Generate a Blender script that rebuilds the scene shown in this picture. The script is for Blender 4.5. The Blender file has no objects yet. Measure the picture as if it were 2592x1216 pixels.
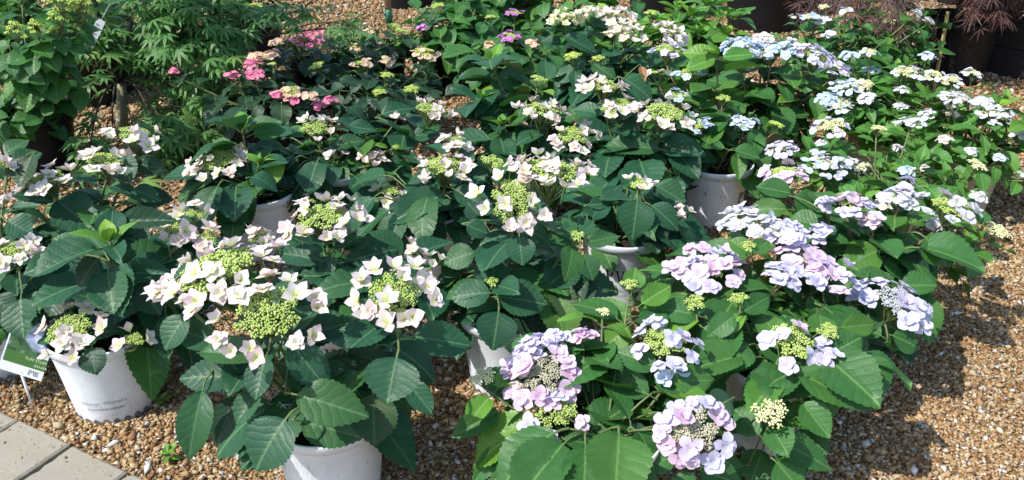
import bpy, math, random
import numpy as np
from mathutils import Vector, Matrix

# ------------------------------------------------------------------ camera, world, sun, exposure
sc = bpy.context.scene
COL = sc.collection
CAMZ, PITCH, FOC = 1.5, math.radians(28), 2245.0        # metres, radians, focal length in photo pixels (2592 wide)
cam = bpy.data.cameras.new('camera')
cam.sensor_width = 36.0
cam.lens = 36.0 * FOC / 2592.0
cam.clip_start = 0.05
cam.clip_end = 1000.0
camo = bpy.data.objects.new('camera', cam)
COL.objects.link(camo)
camo.location = (0, 0, CAMZ)
camo.rotation_euler = (math.pi / 2 - PITCH, 0, 0)
sc.camera = camo

SUN = Vector((-0.60, -0.30, 0.86)).normalized()          # towards the sun: left, a little behind the camera
w = bpy.data.worlds.new('World')
sc.world = w
w.use_nodes = True
nt = w.node_tree
bg = nt.nodes['Background']
sky = nt.nodes.new('ShaderNodeTexSky')
sky.sky_type = 'NISHITA'
sky.sun_disc = False
sky.sun_elevation = math.asin(SUN.z)
sky.sun_rotation = math.atan2(SUN.x, SUN.y)
nt.links.new(sky.outputs[0], bg.inputs[0])
bg.inputs[1].default_value = 0.15
sl = bpy.data.lights.new('sun', 'SUN')
sl.energy = 3.8
sl.angle = math.radians(0.53)
sl.color = (1.0, 0.96, 0.90)
so = bpy.data.objects.new('sun', sl)
COL.objects.link(so)
so.rotation_euler = SUN.to_track_quat('Z', 'Y').to_euler()
so.location = (-3, -2, 5)
sc.view_settings.view_transform = 'Standard'
sc.view_settings.look = 'None'
sc.view_settings.exposure = 0.62
sc.view_settings.gamma = 1.0
sc.view_settings.use_curve_mapping = False

# ------------------------------------------------------------------ photo pixel -> place
CP, SP = math.cos(PITCH), math.sin(PITCH)
CAM = Vector((0, 0, CAMZ))
def ray(px, py):
    a, b = (px - 1296.0) / FOC, -(py - 608.0) / FOC
    return Vector((a, CP + b * SP, -SP + b * CP))
def at_y(px, py, Y):
    r = ray(px, py)
    return CAM + r * (Y / r.y)
def at_z(px, py, z=0.0):
    r = ray(px, py)
    return CAM + r * ((z - CAMZ) / r.z)
def at_plane(px, py, p, n):
    r = ray(px, py)
    d = r.dot(n)
    return CAM + r * ((p - CAM).dot(n) / d)
def depth(p):
    return p.y * CP + (CAMZ - p.z) * SP

# ------------------------------------------------------------------ node helpers
def mat(name):
    m = bpy.data.materials.new(name)
    m.use_nodes = True
    n = m.node_tree
    n.nodes.clear()
    out = n.nodes.new('ShaderNodeOutputMaterial')
    return m, n, out
class NB:
    def __init__(s, nt): s.nt = nt
    def node(s, t, **k):
        n = s.nt.nodes.new(t)
        for a, b in k.items(): setattr(n, a, b)
        return n
    def link(s, a, b): s.nt.links.new(a, b)
    def math(s, op, a, b=None, c=None):
        n = s.node('ShaderNodeMath', operation=op)
        for i, v in enumerate((a, b, c)):
            if v is None: continue
            if isinstance(v, (int, float)): n.inputs[i].default_value = v
            else: s.link(v, n.inputs[i])
        return n.outputs[0]
    def mix(s, f, a, b, blend='MIX'):
        n = s.node('ShaderNodeMix', data_type='RGBA', blend_type=blend)
        for i, v in ((0, f), (6, a), (7, b)):
            if isinstance(v, (int, float)): n.inputs[i].default_value = v
            elif isinstance(v, tuple): n.inputs[i].default_value = v if len(v) == 4 else (*v, 1)
            else: s.link(v, n.inputs[i])
        return n.outputs[2]
    def noise(s, scale, detail=3, vec=None, rough=0.5):
        n = s.node('ShaderNodeTexNoise')
        n.inputs['Scale'].default_value = scale
        n.inputs['Detail'].default_value = detail
        n.inputs['Roughness'].default_value = rough
        if vec is not None: s.link(vec, n.inputs['Vector'])
        return n.outputs[0]
    def ramp(s, f, stops):
        n = s.node('ShaderNodeValToRGB')
        while len(n.color_ramp.elements) < len(stops): n.color_ramp.elements.new(0.5)
        for e, (p, c) in zip(n.color_ramp.elements, stops):
            e.position = p
            e.color = (*c, 1) if len(c) == 3 else c
        s.link(f, n.inputs[0])
        return n.outputs[0]
    def remap(s, f, a, b, c=0.0, d=1.0):
        n = s.node('ShaderNodeMapRange')
        n.inputs[1].default_value, n.inputs[2].default_value = a, b
        n.inputs[3].default_value, n.inputs[4].default_value = c, d
        s.link(f, n.inputs[0])
        return n.outputs[0]
    def bump(s, h, strength, dist=0.01):
        n = s.node('ShaderNodeBump')
        n.inputs['Strength'].default_value = strength
        n.inputs['Distance'].default_value = dist
        s.link(h, n.inputs['Height'])
        return n.outputs[0]
    def principled(s, color, rough=0.5, spec=0.5, normal=None):
        n = s.node('ShaderNodeBsdfPrincipled')
        if isinstance(color, tuple): n.inputs['Base Color'].default_value = (*color[:3], 1)
        else: s.link(color, n.inputs['Base Color'])
        if isinstance(rough, (int, float)): n.inputs['Roughness'].default_value = rough
        else: s.link(rough, n.inputs['Roughness'])
        n.inputs['Specular IOR Level'].default_value = spec
        if normal is not None: s.link(normal, n.inputs['Normal'])
        return n.outputs[0]

def simple_mat(name, color, rough=0.6, spec=0.4, var=0.0, scale=20.0, bump=0.0):
    m, n, out = mat(name)
    b = NB(n)
    c = color
    nz = b.noise(scale, 4, b.node('ShaderNodeTexCoord').outputs['Object']) if (var or bump) else None
    if var:
        c = b.mix(nz, tuple(x * (1 - var) for x in color), tuple(min(1, x * (1 + var)) for x in color))
    nrm = b.bump(nz, bump, 0.004) if bump else None
    b.link(b.principled(c, rough, spec, nrm), out.inputs[0])
    return m

def leaf_mat(name, base, vein, trans, tip=None, rough=0.42, tmix=0.20, nveins=7.0, bumps=0.13):
    m, n, out = mat(name)
    b = NB(n)
    uv = b.node('ShaderNodeUVMap', uv_map='uv')
    sep = b.node('ShaderNodeSeparateXYZ')
    b.link(uv.outputs[0], sep.inputs[0])
    ax = b.math('ABSOLUTE', b.math('SUBTRACT', sep.outputs[0], 0.5))
    v = sep.outputs[1]
    tco = b.node('ShaderNodeTexCoord')
    wob = b.math('MULTIPLY', b.math('SUBTRACT', b.noise(5.0, 2, tco.outputs['Object']), 0.5), 0.9)
    t = b.math('ADD', b.math('MULTIPLY', b.math('SUBTRACT', v, b.math('MULTIPLY', b.math('POWER', ax, 0.85), 0.62)), nveins), wob)
    saw = b.math('FRACT', t)
    tri = b.math('ABSOLUTE', b.math('SUBTRACT', saw, 0.5))              # 0.5 at a vein
    lat = b.remap(tri, 0.40, 0.5)
    mid = b.remap(ax, 0.022, 0.006)
    vm = b.math('MAXIMUM', b.math('MULTIPLY', lat, 0.11), mid)
    oi = b.node('ShaderNodeObjectInfo')
    tc = b.node('ShaderNodeTexCoord')
    nz = b.noise(7.0, 4, tc.outputs['Object'])
    lo = tuple(c * 0.72 for c in base)
    hi = tuple(c * 1.35 for c in base)
    c = b.mix(b.math('MULTIPLY_ADD', nz, 0.6, b.math('MULTIPLY', oi.outputs['Random'], 0.5)), lo, hi)
    rnd2 = b.math('FRACT', b.math('MULTIPLY', oi.outputs['Random'], 7.31))
    c = b.mix(b.math('MULTIPLY', b.math('POWER', rnd2, 5.0), 0.7), c, (base[0] * 2.4, base[1] * 1.55, base[2] * 0.8))
    # faint blotches and bruises
    bl = b.remap(b.noise(19.0, 4, tc.outputs['Object'], 0.75), 0.62, 0.72)
    rnd3 = b.math('FRACT', b.math('MULTIPLY', oi.outputs['Random'], 13.7))
    c = b.mix(b.math('MULTIPLY', bl, b.remap(rnd3, 0.45, 1.0, 0.1, 0.85)), c, (base[0] * 1.9 + .02, base[1] * 0.62, base[2] * 0.42))
    dust = b.remap(b.noise(3.0, 3, tc.outputs['Object']), 0.45, 0.75)
    c = b.mix(b.math('MULTIPLY', dust, b.math('MULTIPLY', rnd3, 0.10)), c, (0.16, 0.19, 0.15))
    c = b.mix(b.math('MULTIPLY', vm, 0.75), c, vein)
    h = b.math('ADD', b.math('MULTIPLY', b.math('POWER', b.math('MULTIPLY', tri, 2.0), 3.0), -1.0),
               b.math('MULTIPLY', b.noise(42.0, 2, tc.outputs['Object']), 0.9))
    nrm = b.bump(h, bumps, 0.02)
    rr = b.remap(nz, 0.3, 0.7, rough - 0.07, rough + 0.12)
    bs = b.principled(c, rr, 0.32, nrm)
    tr = b.node('ShaderNodeBsdfTranslucent')
    b.link(b.mix(b.math('MULTIPLY', vm, 0.6), trans, tuple(x * 0.55 for x in trans)), tr.inputs[0])
    ms = b.node('ShaderNodeMixShader')
    ms.inputs[0].default_value = tmix
    b.link(bs, ms.inputs[1]); b.link(tr.outputs[0], ms.inputs[2])
    b.link(ms.outputs[0], out.inputs[0])
    return m

def petal_mat(name, center, petal, edge, alt, trans=0.30, far=0.52):
    m, n, out = mat(name)
    b = NB(n)
    uv = b.node('ShaderNodeUVMap', uv_map='uv')
    sep = b.node('ShaderNodeSeparateXYZ')
    b.link(uv.outputs[0], sep.inputs[0])
    oi = b.node('ShaderNodeObjectInfo')
    p = b.mix(b.math('POWER', oi.outputs['Random'], 1.6), petal, alt)
    tc = b.node('ShaderNodeTexCoord')
    v = b.math('ADD', sep.outputs[1], b.math('MULTIPLY', b.math('SUBTRACT', b.noise(60, 2, tc.outputs['Object']), 0.5), 0.35))
    c = b.mix(b.remap(v, 0.08, far), center, p)
    c = b.mix(b.remap(v, 0.72, 1.05), c, edge)
    r3 = b.math('FRACT', b.math('MULTIPLY', oi.outputs['Random'], 9.7))
    spot = b.math('MULTIPLY', b.remap(b.noise(9, 4, tc.outputs['Object'], .7), .60, .70), b.remap(r3, .72, .95))
    c = b.mix(b.math('MULTIPLY', spot, .55), c, (.50, .34, .18))
    fine = b.math('ABSOLUTE', b.math('SUBTRACT', b.math('FRACT', b.math('MULTIPLY', sep.outputs[0], 5.0)), 0.5))
    nrm = b.bump(fine, 0.25, 0.002)
    bs = b.principled(c, 0.62, 0.2, nrm)
    tr = b.node('ShaderNodeBsdfTranslucent')
    b.link(c, tr.inputs[0])
    ms = b.node('ShaderNodeMixShader')
    ms.inputs[0].default_value = trans
    b.link(bs, ms.inputs[1]); b.link(tr.outputs[0], ms.inputs[2])
    b.link(ms.outputs[0], out.inputs[0])
    return m

M = {}
# leaves (blade): dark blue-green, mid green, fresh green ...
LEAF = {
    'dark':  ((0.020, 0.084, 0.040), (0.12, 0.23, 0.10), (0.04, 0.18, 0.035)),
    'mid':   ((0.036, 0.126, 0.031), (0.15, 0.28, 0.08), (0.08, 0.27, 0.03)),
    'fresh': ((0.056, 0.175, 0.030), (0.22, 0.38, 0.10), (0.16, 0.40, 0.04)),
    'young': ((0.105, 0.260, 0.034), (0.26, 0.42, 0.10), (0.26, 0.50, 0.05)),
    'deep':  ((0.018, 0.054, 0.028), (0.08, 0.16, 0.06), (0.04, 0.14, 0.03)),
}
for k, (a, v, t) in LEAF.items():
    M['leaf_' + k] = leaf_mat('leaf_' + k, a, v, t)
M['leaf_dry'] = leaf_mat('leaf_dry', (0.20, 0.10, 0.04), (0.36, 0.22, 0.10), (0.3, 0.15, 0.05))
M['maple'] = leaf_mat('maple_leaf', (0.110, 0.255, 0.085), (0.20, 0.36, 0.13), (0.26, 0.50, 0.12), tmix=0.40, nveins=0.01, bumps=0.1)
M['purple_maple'] = leaf_mat('purple_maple_leaf', (0.12, 0.070, 0.064), (0.16, 0.10, 0.08), (0.26, 0.10, 0.07), tmix=0.25, nveins=0.01, bumps=0.1)
PET = {
    'w': ((0.68, 0.74, 0.30), (0.88, 0.81, 0.79), (0.87, 0.71, 0.72), (0.86, 0.66, 0.68)),
    'y': ((0.52, 0.66, 0.14), (0.80, 0.80, 0.50), (0.86, 0.82, 0.66), (0.84, 0.76, 0.66)),
    'p': ((0.74, 0.54, 0.66), (0.80, 0.66, 0.80), (0.82, 0.70, 0.82), (0.78, 0.54, 0.72)),
    'l': ((0.58, 0.56, 0.66), (0.68, 0.68, 0.84), (0.76, 0.75, 0.88), (0.70, 0.60, 0.80)),
    'b': ((0.52, 0.66, 0.56), (0.56, 0.69, 0.87), (0.66, 0.76, 0.90), (0.70, 0.74, 0.88)),
    'i': ((0.62, 0.68, 0.36), (0.72, 0.73, 0.80), (0.70, 0.73, 0.86), (0.74, 0.66, 0.76)),
    'k': ((0.84, 0.60, 0.50), (0.84, 0.20, 0.40), (0.82, 0.20, 0.40), (0.86, 0.34, 0.46)),
    'c': ((0.66, 0.66, 0.32), (0.82, 0.56, 0.46), (0.78, 0.30, 0.36), (0.78, 0.62, 0.40)),
    'm': ((0.84, 0.74, 0.84), (0.60, 0.20, 0.62), (0.56, 0.22, 0.60), (0.64, 0.24, 0.56)),
}
for k, (a, p, e, al) in PET.items():
    M['petal_' + k] = petal_mat('petal_' + k, a, p, e, al, far=.56 if k in 'wyc' else .45)
def bud_mat(name, c, c2):
    m, n, out = mat(name)
    b = NB(n)
    nz = b.noise(90, 2, b.node('ShaderNodeTexCoord').outputs['Object'])
    geo = b.node('ShaderNodeNewGeometry')
    k = b.mix(geo.outputs['Random Per Island'], c, c2)
    k = b.mix(b.math('MULTIPLY', b.math('POWER', geo.outputs['Random Per Island'], 6.0), .8), k, (.70, .70, .42))
    k = b.mix(b.remap(nz, 0.35, 0.65, 0, .4), k, tuple(x * .75 for x in c))
    b.link(b.principled(k, 0.55, 0.3), out.inputs[0])
    return m
M['bud_g'] = bud_mat('bud_green', (0.33, 0.48, 0.09), (0.52, 0.61, 0.19))
M['bud_t'] = bud_mat('bud_tan', (0.42, 0.42, 0.24), (0.58, 0.50, 0.46))
M['bud_b'] = bud_mat('bud_bluish', (0.42, 0.45, 0.55), (0.55, 0.56, 0.52))
M['bud_l'] = bud_mat('bud_lime', (0.40, 0.55, 0.08), (0.55, 0.66, 0.16))
M['bud_c'] = bud_mat('bud_cream', (0.60, 0.64, 0.28), (0.78, 0.76, 0.50))
M['stem_g'] = simple_mat('stem_green', (0.12, 0.17, 0.06), 0.5, 0.3, 0.35, 30)
M['stem_b'] = simple_mat('stem_brown', (0.17, 0.115, 0.07), 0.6, 0.3, 0.4, 30)
M['bark'] = simple_mat('bark', (0.27, 0.26, 0.16), 0.8, 0.2, 0.5, 25, 0.5)
M['bark_dark'] = simple_mat('bark_dark', (0.060, 0.050, 0.035), 0.8, 0.2, 0.5, 25, 0.5)
M['soil'] = simple_mat('soil', (0.028, 0.020, 0.014), 0.95, 0.1, 0.6, 60, 1.0)
M['black_pot'] = simple_mat('black_plastic', (0.009, 0.009, 0.010), 0.5, 0.25, 0.3, 12)
M['ink'] = simple_mat('ink', (0.030, 0.030, 0.034), 0.55, 0.3)
M['ink_pale'] = simple_mat('ink_pale', (0.30, 0.31, 0.33), 0.6, 0.3)
M['cane'] = simple_mat('bamboo_cane', (0.42, 0.34, 0.13), 0.5, 0.4, 0.25, 14)
M['tie'] = simple_mat('green_tie', (0.012, 0.14, 0.075), 0.45, 0.5)
M['wood_stake'] = simple_mat('wood_stake', (0.30, 0.22, 0.13), 0.8, 0.2, 0.35, 18, 0.3)
M['paper'] = simple_mat('white_paper', (0.66, 0.69, 0.72), 0.35, 0.5)
M['tag_green'] = simple_mat('tag_green', (0.045, 0.13, 0.022), 0.35, 0.5)
M['tag_text'] = simple_mat('tag_text', (0.55, 0.66, 0.40), 0.4, 0.4)

def pot_mat(name, base, dirt, seed):
    m, n, out = mat(name)
    b = NB(n)
    tc = b.node('ShaderNodeTexCoord')
    mp = b.node('ShaderNodeMapping')
    mp.inputs['Location'].default_value = (seed, seed * 0.7, 0)
    b.link(tc.outputs['Object'], mp.inputs[0])
    mp2 = b.node('ShaderNodeMapping')
    mp2.inputs['Scale'].default_value = (1, 1, 0.25)
    b.link(mp.outputs[0], mp2.inputs[0])
    big = b.remap(b.noise(9, 5, mp.outputs[0], 0.65), 0.42, 0.72)
    drip = b.remap(b.noise(38, 5, mp2.outputs[0], 0.7), 0.52, 0.70)
    speck = b.remap(b.noise(120, 2, mp.outputs[0]), 0.66, 0.72)
    sep = b.node('ShaderNodeSeparateXYZ')
    b.link(tc.outputs['Object'], sep.inputs[0])
    low = b.remap(sep.outputs[2], 0.07, 0.0)                      # soil splashed on the foot of the pot
    f = b.math('MULTIPLY', b.math('ADD', b.math('MULTIPLY', big, 0.55), b.math('MULTIPLY', drip, 0.55)), 0.48)
    c = b.mix(f, base, dirt)
    c = b.mix(b.math('MULTIPLY', b.math('MULTIPLY', low, big), 0.8), c, (0.24, 0.17, 0.10))
    c = b.mix(b.math('MULTIPLY', speck, 0.25), c, (0.16, 0.14, 0.12))
    scr = b.math('MULTIPLY', b.remap(b.noise(60, 6, mp2.outputs[0], 0.8), 0.60, 0.64), b.remap(b.noise(6, 2, mp.outputs[0]), 0.52, 0.6))
    c = b.mix(b.math('MULTIPLY', scr, 0.8), c, (0.05, 0.045, 0.04))
    b.link(b.principled(c, b.remap(big, 0, 1, 0.42, 0.62), 0.4, b.bump(drip, 0.05, 0.003)), out.inputs[0])
    return m
M['pot_white'] = [pot_mat('white_pot_%d' % i, (0.80, 0.84, 0.88), (0.40, 0.41, 0.40), i * 3.7) for i in range(3)]
M['pot_tan'] = [pot_mat('buff_pot', (0.50, 0.44, 0.32), (0.26, 0.21, 0.13), 5.0)]

# ------------------------------------------------------------------ mesh helpers
class MB:
    def __init__(s): s.v, s.f, s.m, s.uv = [], [], [], []
    def add(s, verts, faces, mi=0, uvs=None):
        o = len(s.v)
        s.v += [tuple(p) for p in verts]
        s.uv += (uvs if uvs is not None else [(0.5, 0.5)] * len(verts))
        s.f += [tuple(i + o for i in f) for f in faces]
        s.m += [mi] * len(faces)
    def tube(s, pts, rads, sides=6, mi=0, cap=True):
        pts = [Vector(p) for p in pts]
        rings = []
        ref = Vector((0.31, 0.87, 0.38))
        vs = []
        for i, p in enumerate(pts):
            t = (pts[min(i + 1, len(pts) - 1)] - pts[max(i - 1, 0)])
            if t.length < 1e-9: t = Vector((0, 0, 1))
            t.normalize()
            u = t.cross(ref)
            if u.length < 1e-4: u = t.cross(Vector((1, 0, 0)))
            u.normalize()
            wv = t.cross(u)
            for k in range(sides):
                a = 2 * math.pi * k / sides
                vs.append(p + (u * math.cos(a) + wv * math.sin(a)) * rads[i])
        fs = []
        for i in range(len(pts) - 1):
            for k in range(sides):
                a, b_ = i * sides + k, i * sides + (k + 1) % sides
                fs.append((a, b_, b_ + sides, a + sides))
        if cap:
            fs.append(tuple(range(sides - 1, -1, -1)))
            n0 = (len(pts) - 1) * sides
            fs.append(tuple(range(n0, n0 + sides)))
        s.add(vs, fs, mi)
    def mesh(s, name, mats, smooth=True):
        me = bpy.data.meshes.new(name)
        me.from_pydata(s.v, [], s.f)
        uvl = me.uv_layers.new(name='uv')
        li = np.empty(len(me.loops), dtype=np.int32)
        me.loops.foreach_get('vertex_index', li)
        uvl.data.foreach_set('uv', np.array(s.uv, dtype=np.float32)[li].ravel())
        for m_ in mats: me.materials.append(m_)
        me.polygons.foreach_set('material_index', s.m)
        me.polygons.foreach_set('use_smooth', [smooth] * len(s.f))
        me.update()
        return me
def link(name, data, parent=None, mw=None):
    o = bpy.data.objects.new(name, data)
    COL.objects.link(o)
    if parent is not None: o.parent = parent
    if mw is not None: o.matrix_local = mw
    return o
def thing(name, loc, label, cat, group=None):
    o = link(name, None)
    o.empty_display_size = 0.1
    o.location = loc
    o['label'] = label; o['category'] = cat
    if group: o['group'] = group
    return o
def frame(loc, ydir, up, scale=(1, 1, 1)):
    y = Vector(ydir).normalized()
    x = y.cross(Vector(up))
    if x.length < 1e-5: x = y.cross(Vector((0.3, 0.9, 0.1)))
    x.normalize()
    z = x.cross(y)
    m = Matrix((x * scale[0], y * scale[1], z * scale[2])).transposed().to_4x4()
    m.translation = Vector(loc)
    return m
def frame_z(loc, zdir, spin, s=1.0):
    z = Vector(zdir).normalized()
    x = Vector((math.cos(spin), math.sin(spin), 0.0))
    x = (x - z * x.dot(z)).normalized()
    y = z.cross(x)
    m = Matrix((x * s, y * s, z * s)).transposed().to_4x4()
    m.translation = Vector(loc)
    return m
def bez(a, c, b, n):
    return [a * (1 - t) ** 2 + c * 2 * t * (1 - t) + b * t * t for t in [i / n for i in range(n + 1)]]

# ------------------------------------------------------------------ shared meshes: leaves
PET_LEN = 0.20
def leaf_geo(mb, ratio, droop, cup, wave, twist, rows, teeth, rnd, quilt=0.002):
    ys = [0, .05, .15, .3, .45, .6, .75, .87, .95, 1]
    hs = [.04, .36, .72, .95, 1, .93, .70, .40, .15, 0]
    S = [-1, -.62, -.28, 0, .28, .62, 1]
    vs, uvs, fs = [], [], []
    for i in range(rows + 1):
        y = i / rows
        h = float(np.interp(y, ys, hs)) * ratio / 2
        for s_ in S:
            x = s_ * h
            yy = y
            if abs(s_) == 1 and teeth and 0 < i < rows:
                if i % 2: x += math.copysign(0.020 * ratio / 0.7, s_); yy += 0.008
                else: x -= math.copysign(0.006, s_)
            ax = abs(x)
            z = -droop * y * y + cup * ax * (1 - 0.4 * y) + wave * math.sin(y * 9 + s_ * 2.0) * abs(s_)
            z += quilt * math.cos(2 * math.pi * 7 * (y - 0.62 * ax ** .85) + 1.3 * s_) * min(1, 3 * abs(s_)) * (1 - y)
            z += twist * s_ * y * ratio * 0.5
            yy2 = yy - 0.35 * droop * droop * y * y
            vs.append((x, yy2, z))
            uvs.append((0.5 + x, yy))
    n = len(S)
    for i in range(rows):
        for k in range(n - 1):
            a = i * n + k
            fs.append((a, a + 1, a + 1 + n, a + n))
    mb.add(vs, fs, 0, uvs)
    # petiole
    pts = [Vector((0, -PET_LEN, -0.07)), Vector((0, -PET_LEN * .5, -0.022)), Vector((0, 0.02, -0.006))]
    mb.tube(pts, [0.022, 0.018, 0.014], 5, 1, False)
LEAF_VARS = [(0.70, .26, .24, .016, .06), (0.78, .14, .32, .02, -.10), (0.66, .48, .18, .03, .16), (0.74, .08, .48, .02, .0),
             (0.62, .36, .38, .035, -.20), (0.82, .55, .22, .03, .08), (0.68, .06, .26, .04, .25), (0.72, .22, .60, .02, -.06)]
def leaf_set(style, narrow=1.0, rows=26, teeth=True):
    r = random.Random(5)
    out = []
    for i, (ra, dr, cu, wa, tw) in enumerate(LEAF_VARS):
        mb = MB()
        leaf_geo(mb, ra * narrow, dr, cu, wa, tw, rows, teeth, r)
        out.append(mb.mesh('leaf_%s_%d' % (style, i), [M['leaf_' + style], M['stem_g']]))
    return out
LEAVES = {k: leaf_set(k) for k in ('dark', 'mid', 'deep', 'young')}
LEAVES['fresh'] = leaf_set('fresh', 0.80)
LEAVES['dry'] = leaf_set('dry', 0.7)
LEAVES['freshsmall'] = leaf_set('fresh', 0.78, 14)
LEAVES['youngsmall'] = leaf_set('young', 0.70, 14)
LEAVES['round'] = leaf_set('mid', 1.12, 18)

# ------------------------------------------------------------------ shared meshes: florets (local: +Z is the face of the floret, stalk runs down)
def petal(mb, ang, length, width, tilt, cup, pointed, z0, r, soft=False):
    prof = [(0, .16), (.22, .62), (.45, 1.0), (.66, .88), (.85, .46), (1, .0)] if pointed else [(0, .16), (.25, .70), (.5, 1.0), (.75, 1.02), (.92, .66), (1, .22)]
    if soft: prof = [(0, .14), (.25, .58), (.52, 1.0), (.74, .92), (.90, .50), (1, .04)]
    ca, sa = math.cos(ang), math.sin(ang)
    vs, uvs, fs = [], [], []
    jit = r.uniform(-.12, .12)
    for i, (t, h) in enumerate(prof):
        rr = t * length
        for s_ in (-1, -.5, 0, .5, 1):
            x = rr
            y = s_ * h * width / 2
            z = cup * (abs(s_) ** 1.6) * width * 0.5 * h - 0.13 * length * t * t * (1 + jit * 8) + r.uniform(-1, 1) * 0.03 * length * abs(s_)
            # tilt about the petal base
            X = x * math.cos(tilt) - z * math.sin(tilt)
            Z = x * math.sin(tilt) + z * math.cos(tilt)
            vs.append((X * ca - y * sa, X * sa + y * ca, Z + z0))
            uvs.append((0.5 + s_ * 0.5, t))
    for i in range(len(prof) - 1):
        for k in range(4):
            a = i * 5 + k
            fs.append((a, a + 5, a + 6, a + 1))
    mb.add(vs, fs, 0, uvs)
def floret(kind, var, colour):
    r = random.Random(var * 17 + len(kind) * 3 + ord(kind))
    mb = MB()
    a0 = r.uniform(0, 6)
    if kind == 'A':        # pointed, cupped, semi-double
        n = (5, 5, 4, 6, 4)[var]
        ti = (0.55, 0.22, 0.95, 0.38, 0.75)[var]
        for k in range(n):
            petal(mb, a0 + k * 6.283 / n + r.uniform(-.15, .15), r.uniform(.46, .66), r.uniform(.36, .47), ti + r.uniform(-.30, .36), .10, True, 0, r)
        if var in (1, 3):
            for k in range(4):
                petal(mb, a0 + .7 + k * 1.571, r.uniform(.24, .34), .28, ti + .5 + r.uniform(-.15, .15), .3, True, .02, r)
    elif kind == 'B':      # broad, flat, layered
        n = (4, 5, 4, 5, 4)[var]
        ti = (0.12, 0.28, 0.45, 0.05, 0.2)[var]
        for k in range(n):
            petal(mb, a0 + k * 6.283 / n + r.uniform(-.12, .12), r.uniform(.45, .58), r.uniform(.44, .53), ti + r.uniform(-.22, .25), .14, var == 2, 0, r, True)
        for k in range(4):
            petal(mb, a0 + .75 + k * 1.571 + r.uniform(-.1, .1), r.uniform(.24, .36), r.uniform(.26, .36), ti + .40 + r.uniform(-.15, .25), .2, False, .03, r, True)
    else:                  # small four-petal
        n = (4, 4, 5, 4, 3)[var]
        ti = (0.05, 0.25, 0.15, 0.4, 0.3)[var]
        for k in range(n):
            petal(mb, a0 + k * 6.283 / n, r.uniform(.44, .52), r.uniform(.56, .68), ti + r.uniform(-.1, .1), .12, False, 0, r)
    bx = [(math.sin(a) * .05, math.cos(a) * .05, .02) for a in (0, 1.571, 3.142, 4.712)] + [(0, 0, .09), (0, 0, -.02)]
    mb.add(bx, [(0, 1, 4), (1, 2, 4), (2, 3, 4), (3, 0, 4), (1, 0, 5), (2, 1, 5), (3, 2, 5), (0, 3, 5)], 1)
    mb.tube([(0, 0, 0), (.03, .02, -.25), (0, .05, -.55)], [.022, .02, .02], 4, 2, False)
    return mb.mesh('floret_%s%d_%s' % (kind, var, colour), [M['petal_' + colour], M['bud_g' if colour not in 'lbpm' else 'bud_c'], M['stem_g']])
FLORETS = {}
def get_floret(kind, var, colour):
    k = (kind, var, colour)
    if k not in FLORETS: FLORETS[k] = floret(*k)
    return FLORETS[k]

# flower head core: clumps of round buds carried by a fan of little branches (radius 1, +Z up)
ICO_T = (1 + 5 ** .5) / 2
ICO_V = [Vector(p).normalized() for p in [(-1, ICO_T, 0), (1, ICO_T, 0), (-1, -ICO_T, 0), (1, -ICO_T, 0), (0, -1, ICO_T), (0, 1, ICO_T), (0, -1, -ICO_T), (0, 1, -ICO_T), (ICO_T, 0, -1), (ICO_T, 0, 1), (-ICO_T, 0, -1), (-ICO_T, 0, 1)]]
ICO_F = [(0, 11, 5), (0, 5, 1), (0, 1, 7), (0, 7, 10), (0, 10, 11), (1, 5, 9), (5, 11, 4), (11, 10, 2), (10, 7, 6), (7, 1, 8), (3, 9, 4), (3, 4, 2), (3, 2, 6), (3, 6, 8), (3, 8, 9), (4, 9, 5), (2, 4, 11), (6, 2, 10), (8, 6, 7), (9, 8, 1)]
CORES = {}
def get_core(size, budk, var, shape='flat'):
    """size = bud count class"""
    k = (size, budk, var, shape)
    if k in CORES: return CORES[k]
    r = random.Random(size * 31 + var * 7)
    mb = MB()
    nclump = {0: 5, 1: 10, 2: 19, 3: 30}[size]
    nb = {0: 15, 1: 20, 2: 28, 3: 28}[size]
    br = {0: .110, 1: .070, 2: .046, 3: .036}[size]
    cs = []
    for i in range(nclump):
        rr = math.sqrt((i + .4) / nclump) * .80
        a = i * 2.39996 + r.uniform(-.35, .35)
        if shape == 'flat':
            z = .12 + .34 * (1 - rr * rr) + r.uniform(-.05, .05)
        else:
            z = 1.6 * (1 - rr) + r.uniform(-.15, .15)
        cs.append(Vector((rr * math.cos(a), rr * math.sin(a), z)))
    base = Vector((0, 0, -.85))
    for c in cs:
        mid = base.lerp(c, .55) + Vector((0, 0, -.05))
        mb.tube([base, mid, c + Vector((0, 0, -.05))], [.045, .032, .022], 4, 1, False)
        crad = 1.0 / math.sqrt(nclump) * r.uniform(.82, 1.12)
        for j in range(nb):
            rr = math.sqrt((j + .5) / nb) * crad
            a = j * 2.39996 + r.uniform(-.4, .4)
            p = c + Vector((rr * math.cos(a), rr * math.sin(a), .35 * (crad - rr * rr / crad) + r.uniform(-.05, .05)))
            s_ = br * r.uniform(.72, 1.15)
            mb.add([p + q * s_ for q in ICO_V], ICO_F, 0)
            if j % 3 == 0: mb.tube([c, p], [.014, .012], 3, 1, False)
    CORES[k] = mb.mesh('flower_core_%d_%s_%d' % (size, budk, var), [M['bud_' + budk], M['stem_g']])
    return CORES[k]

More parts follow.
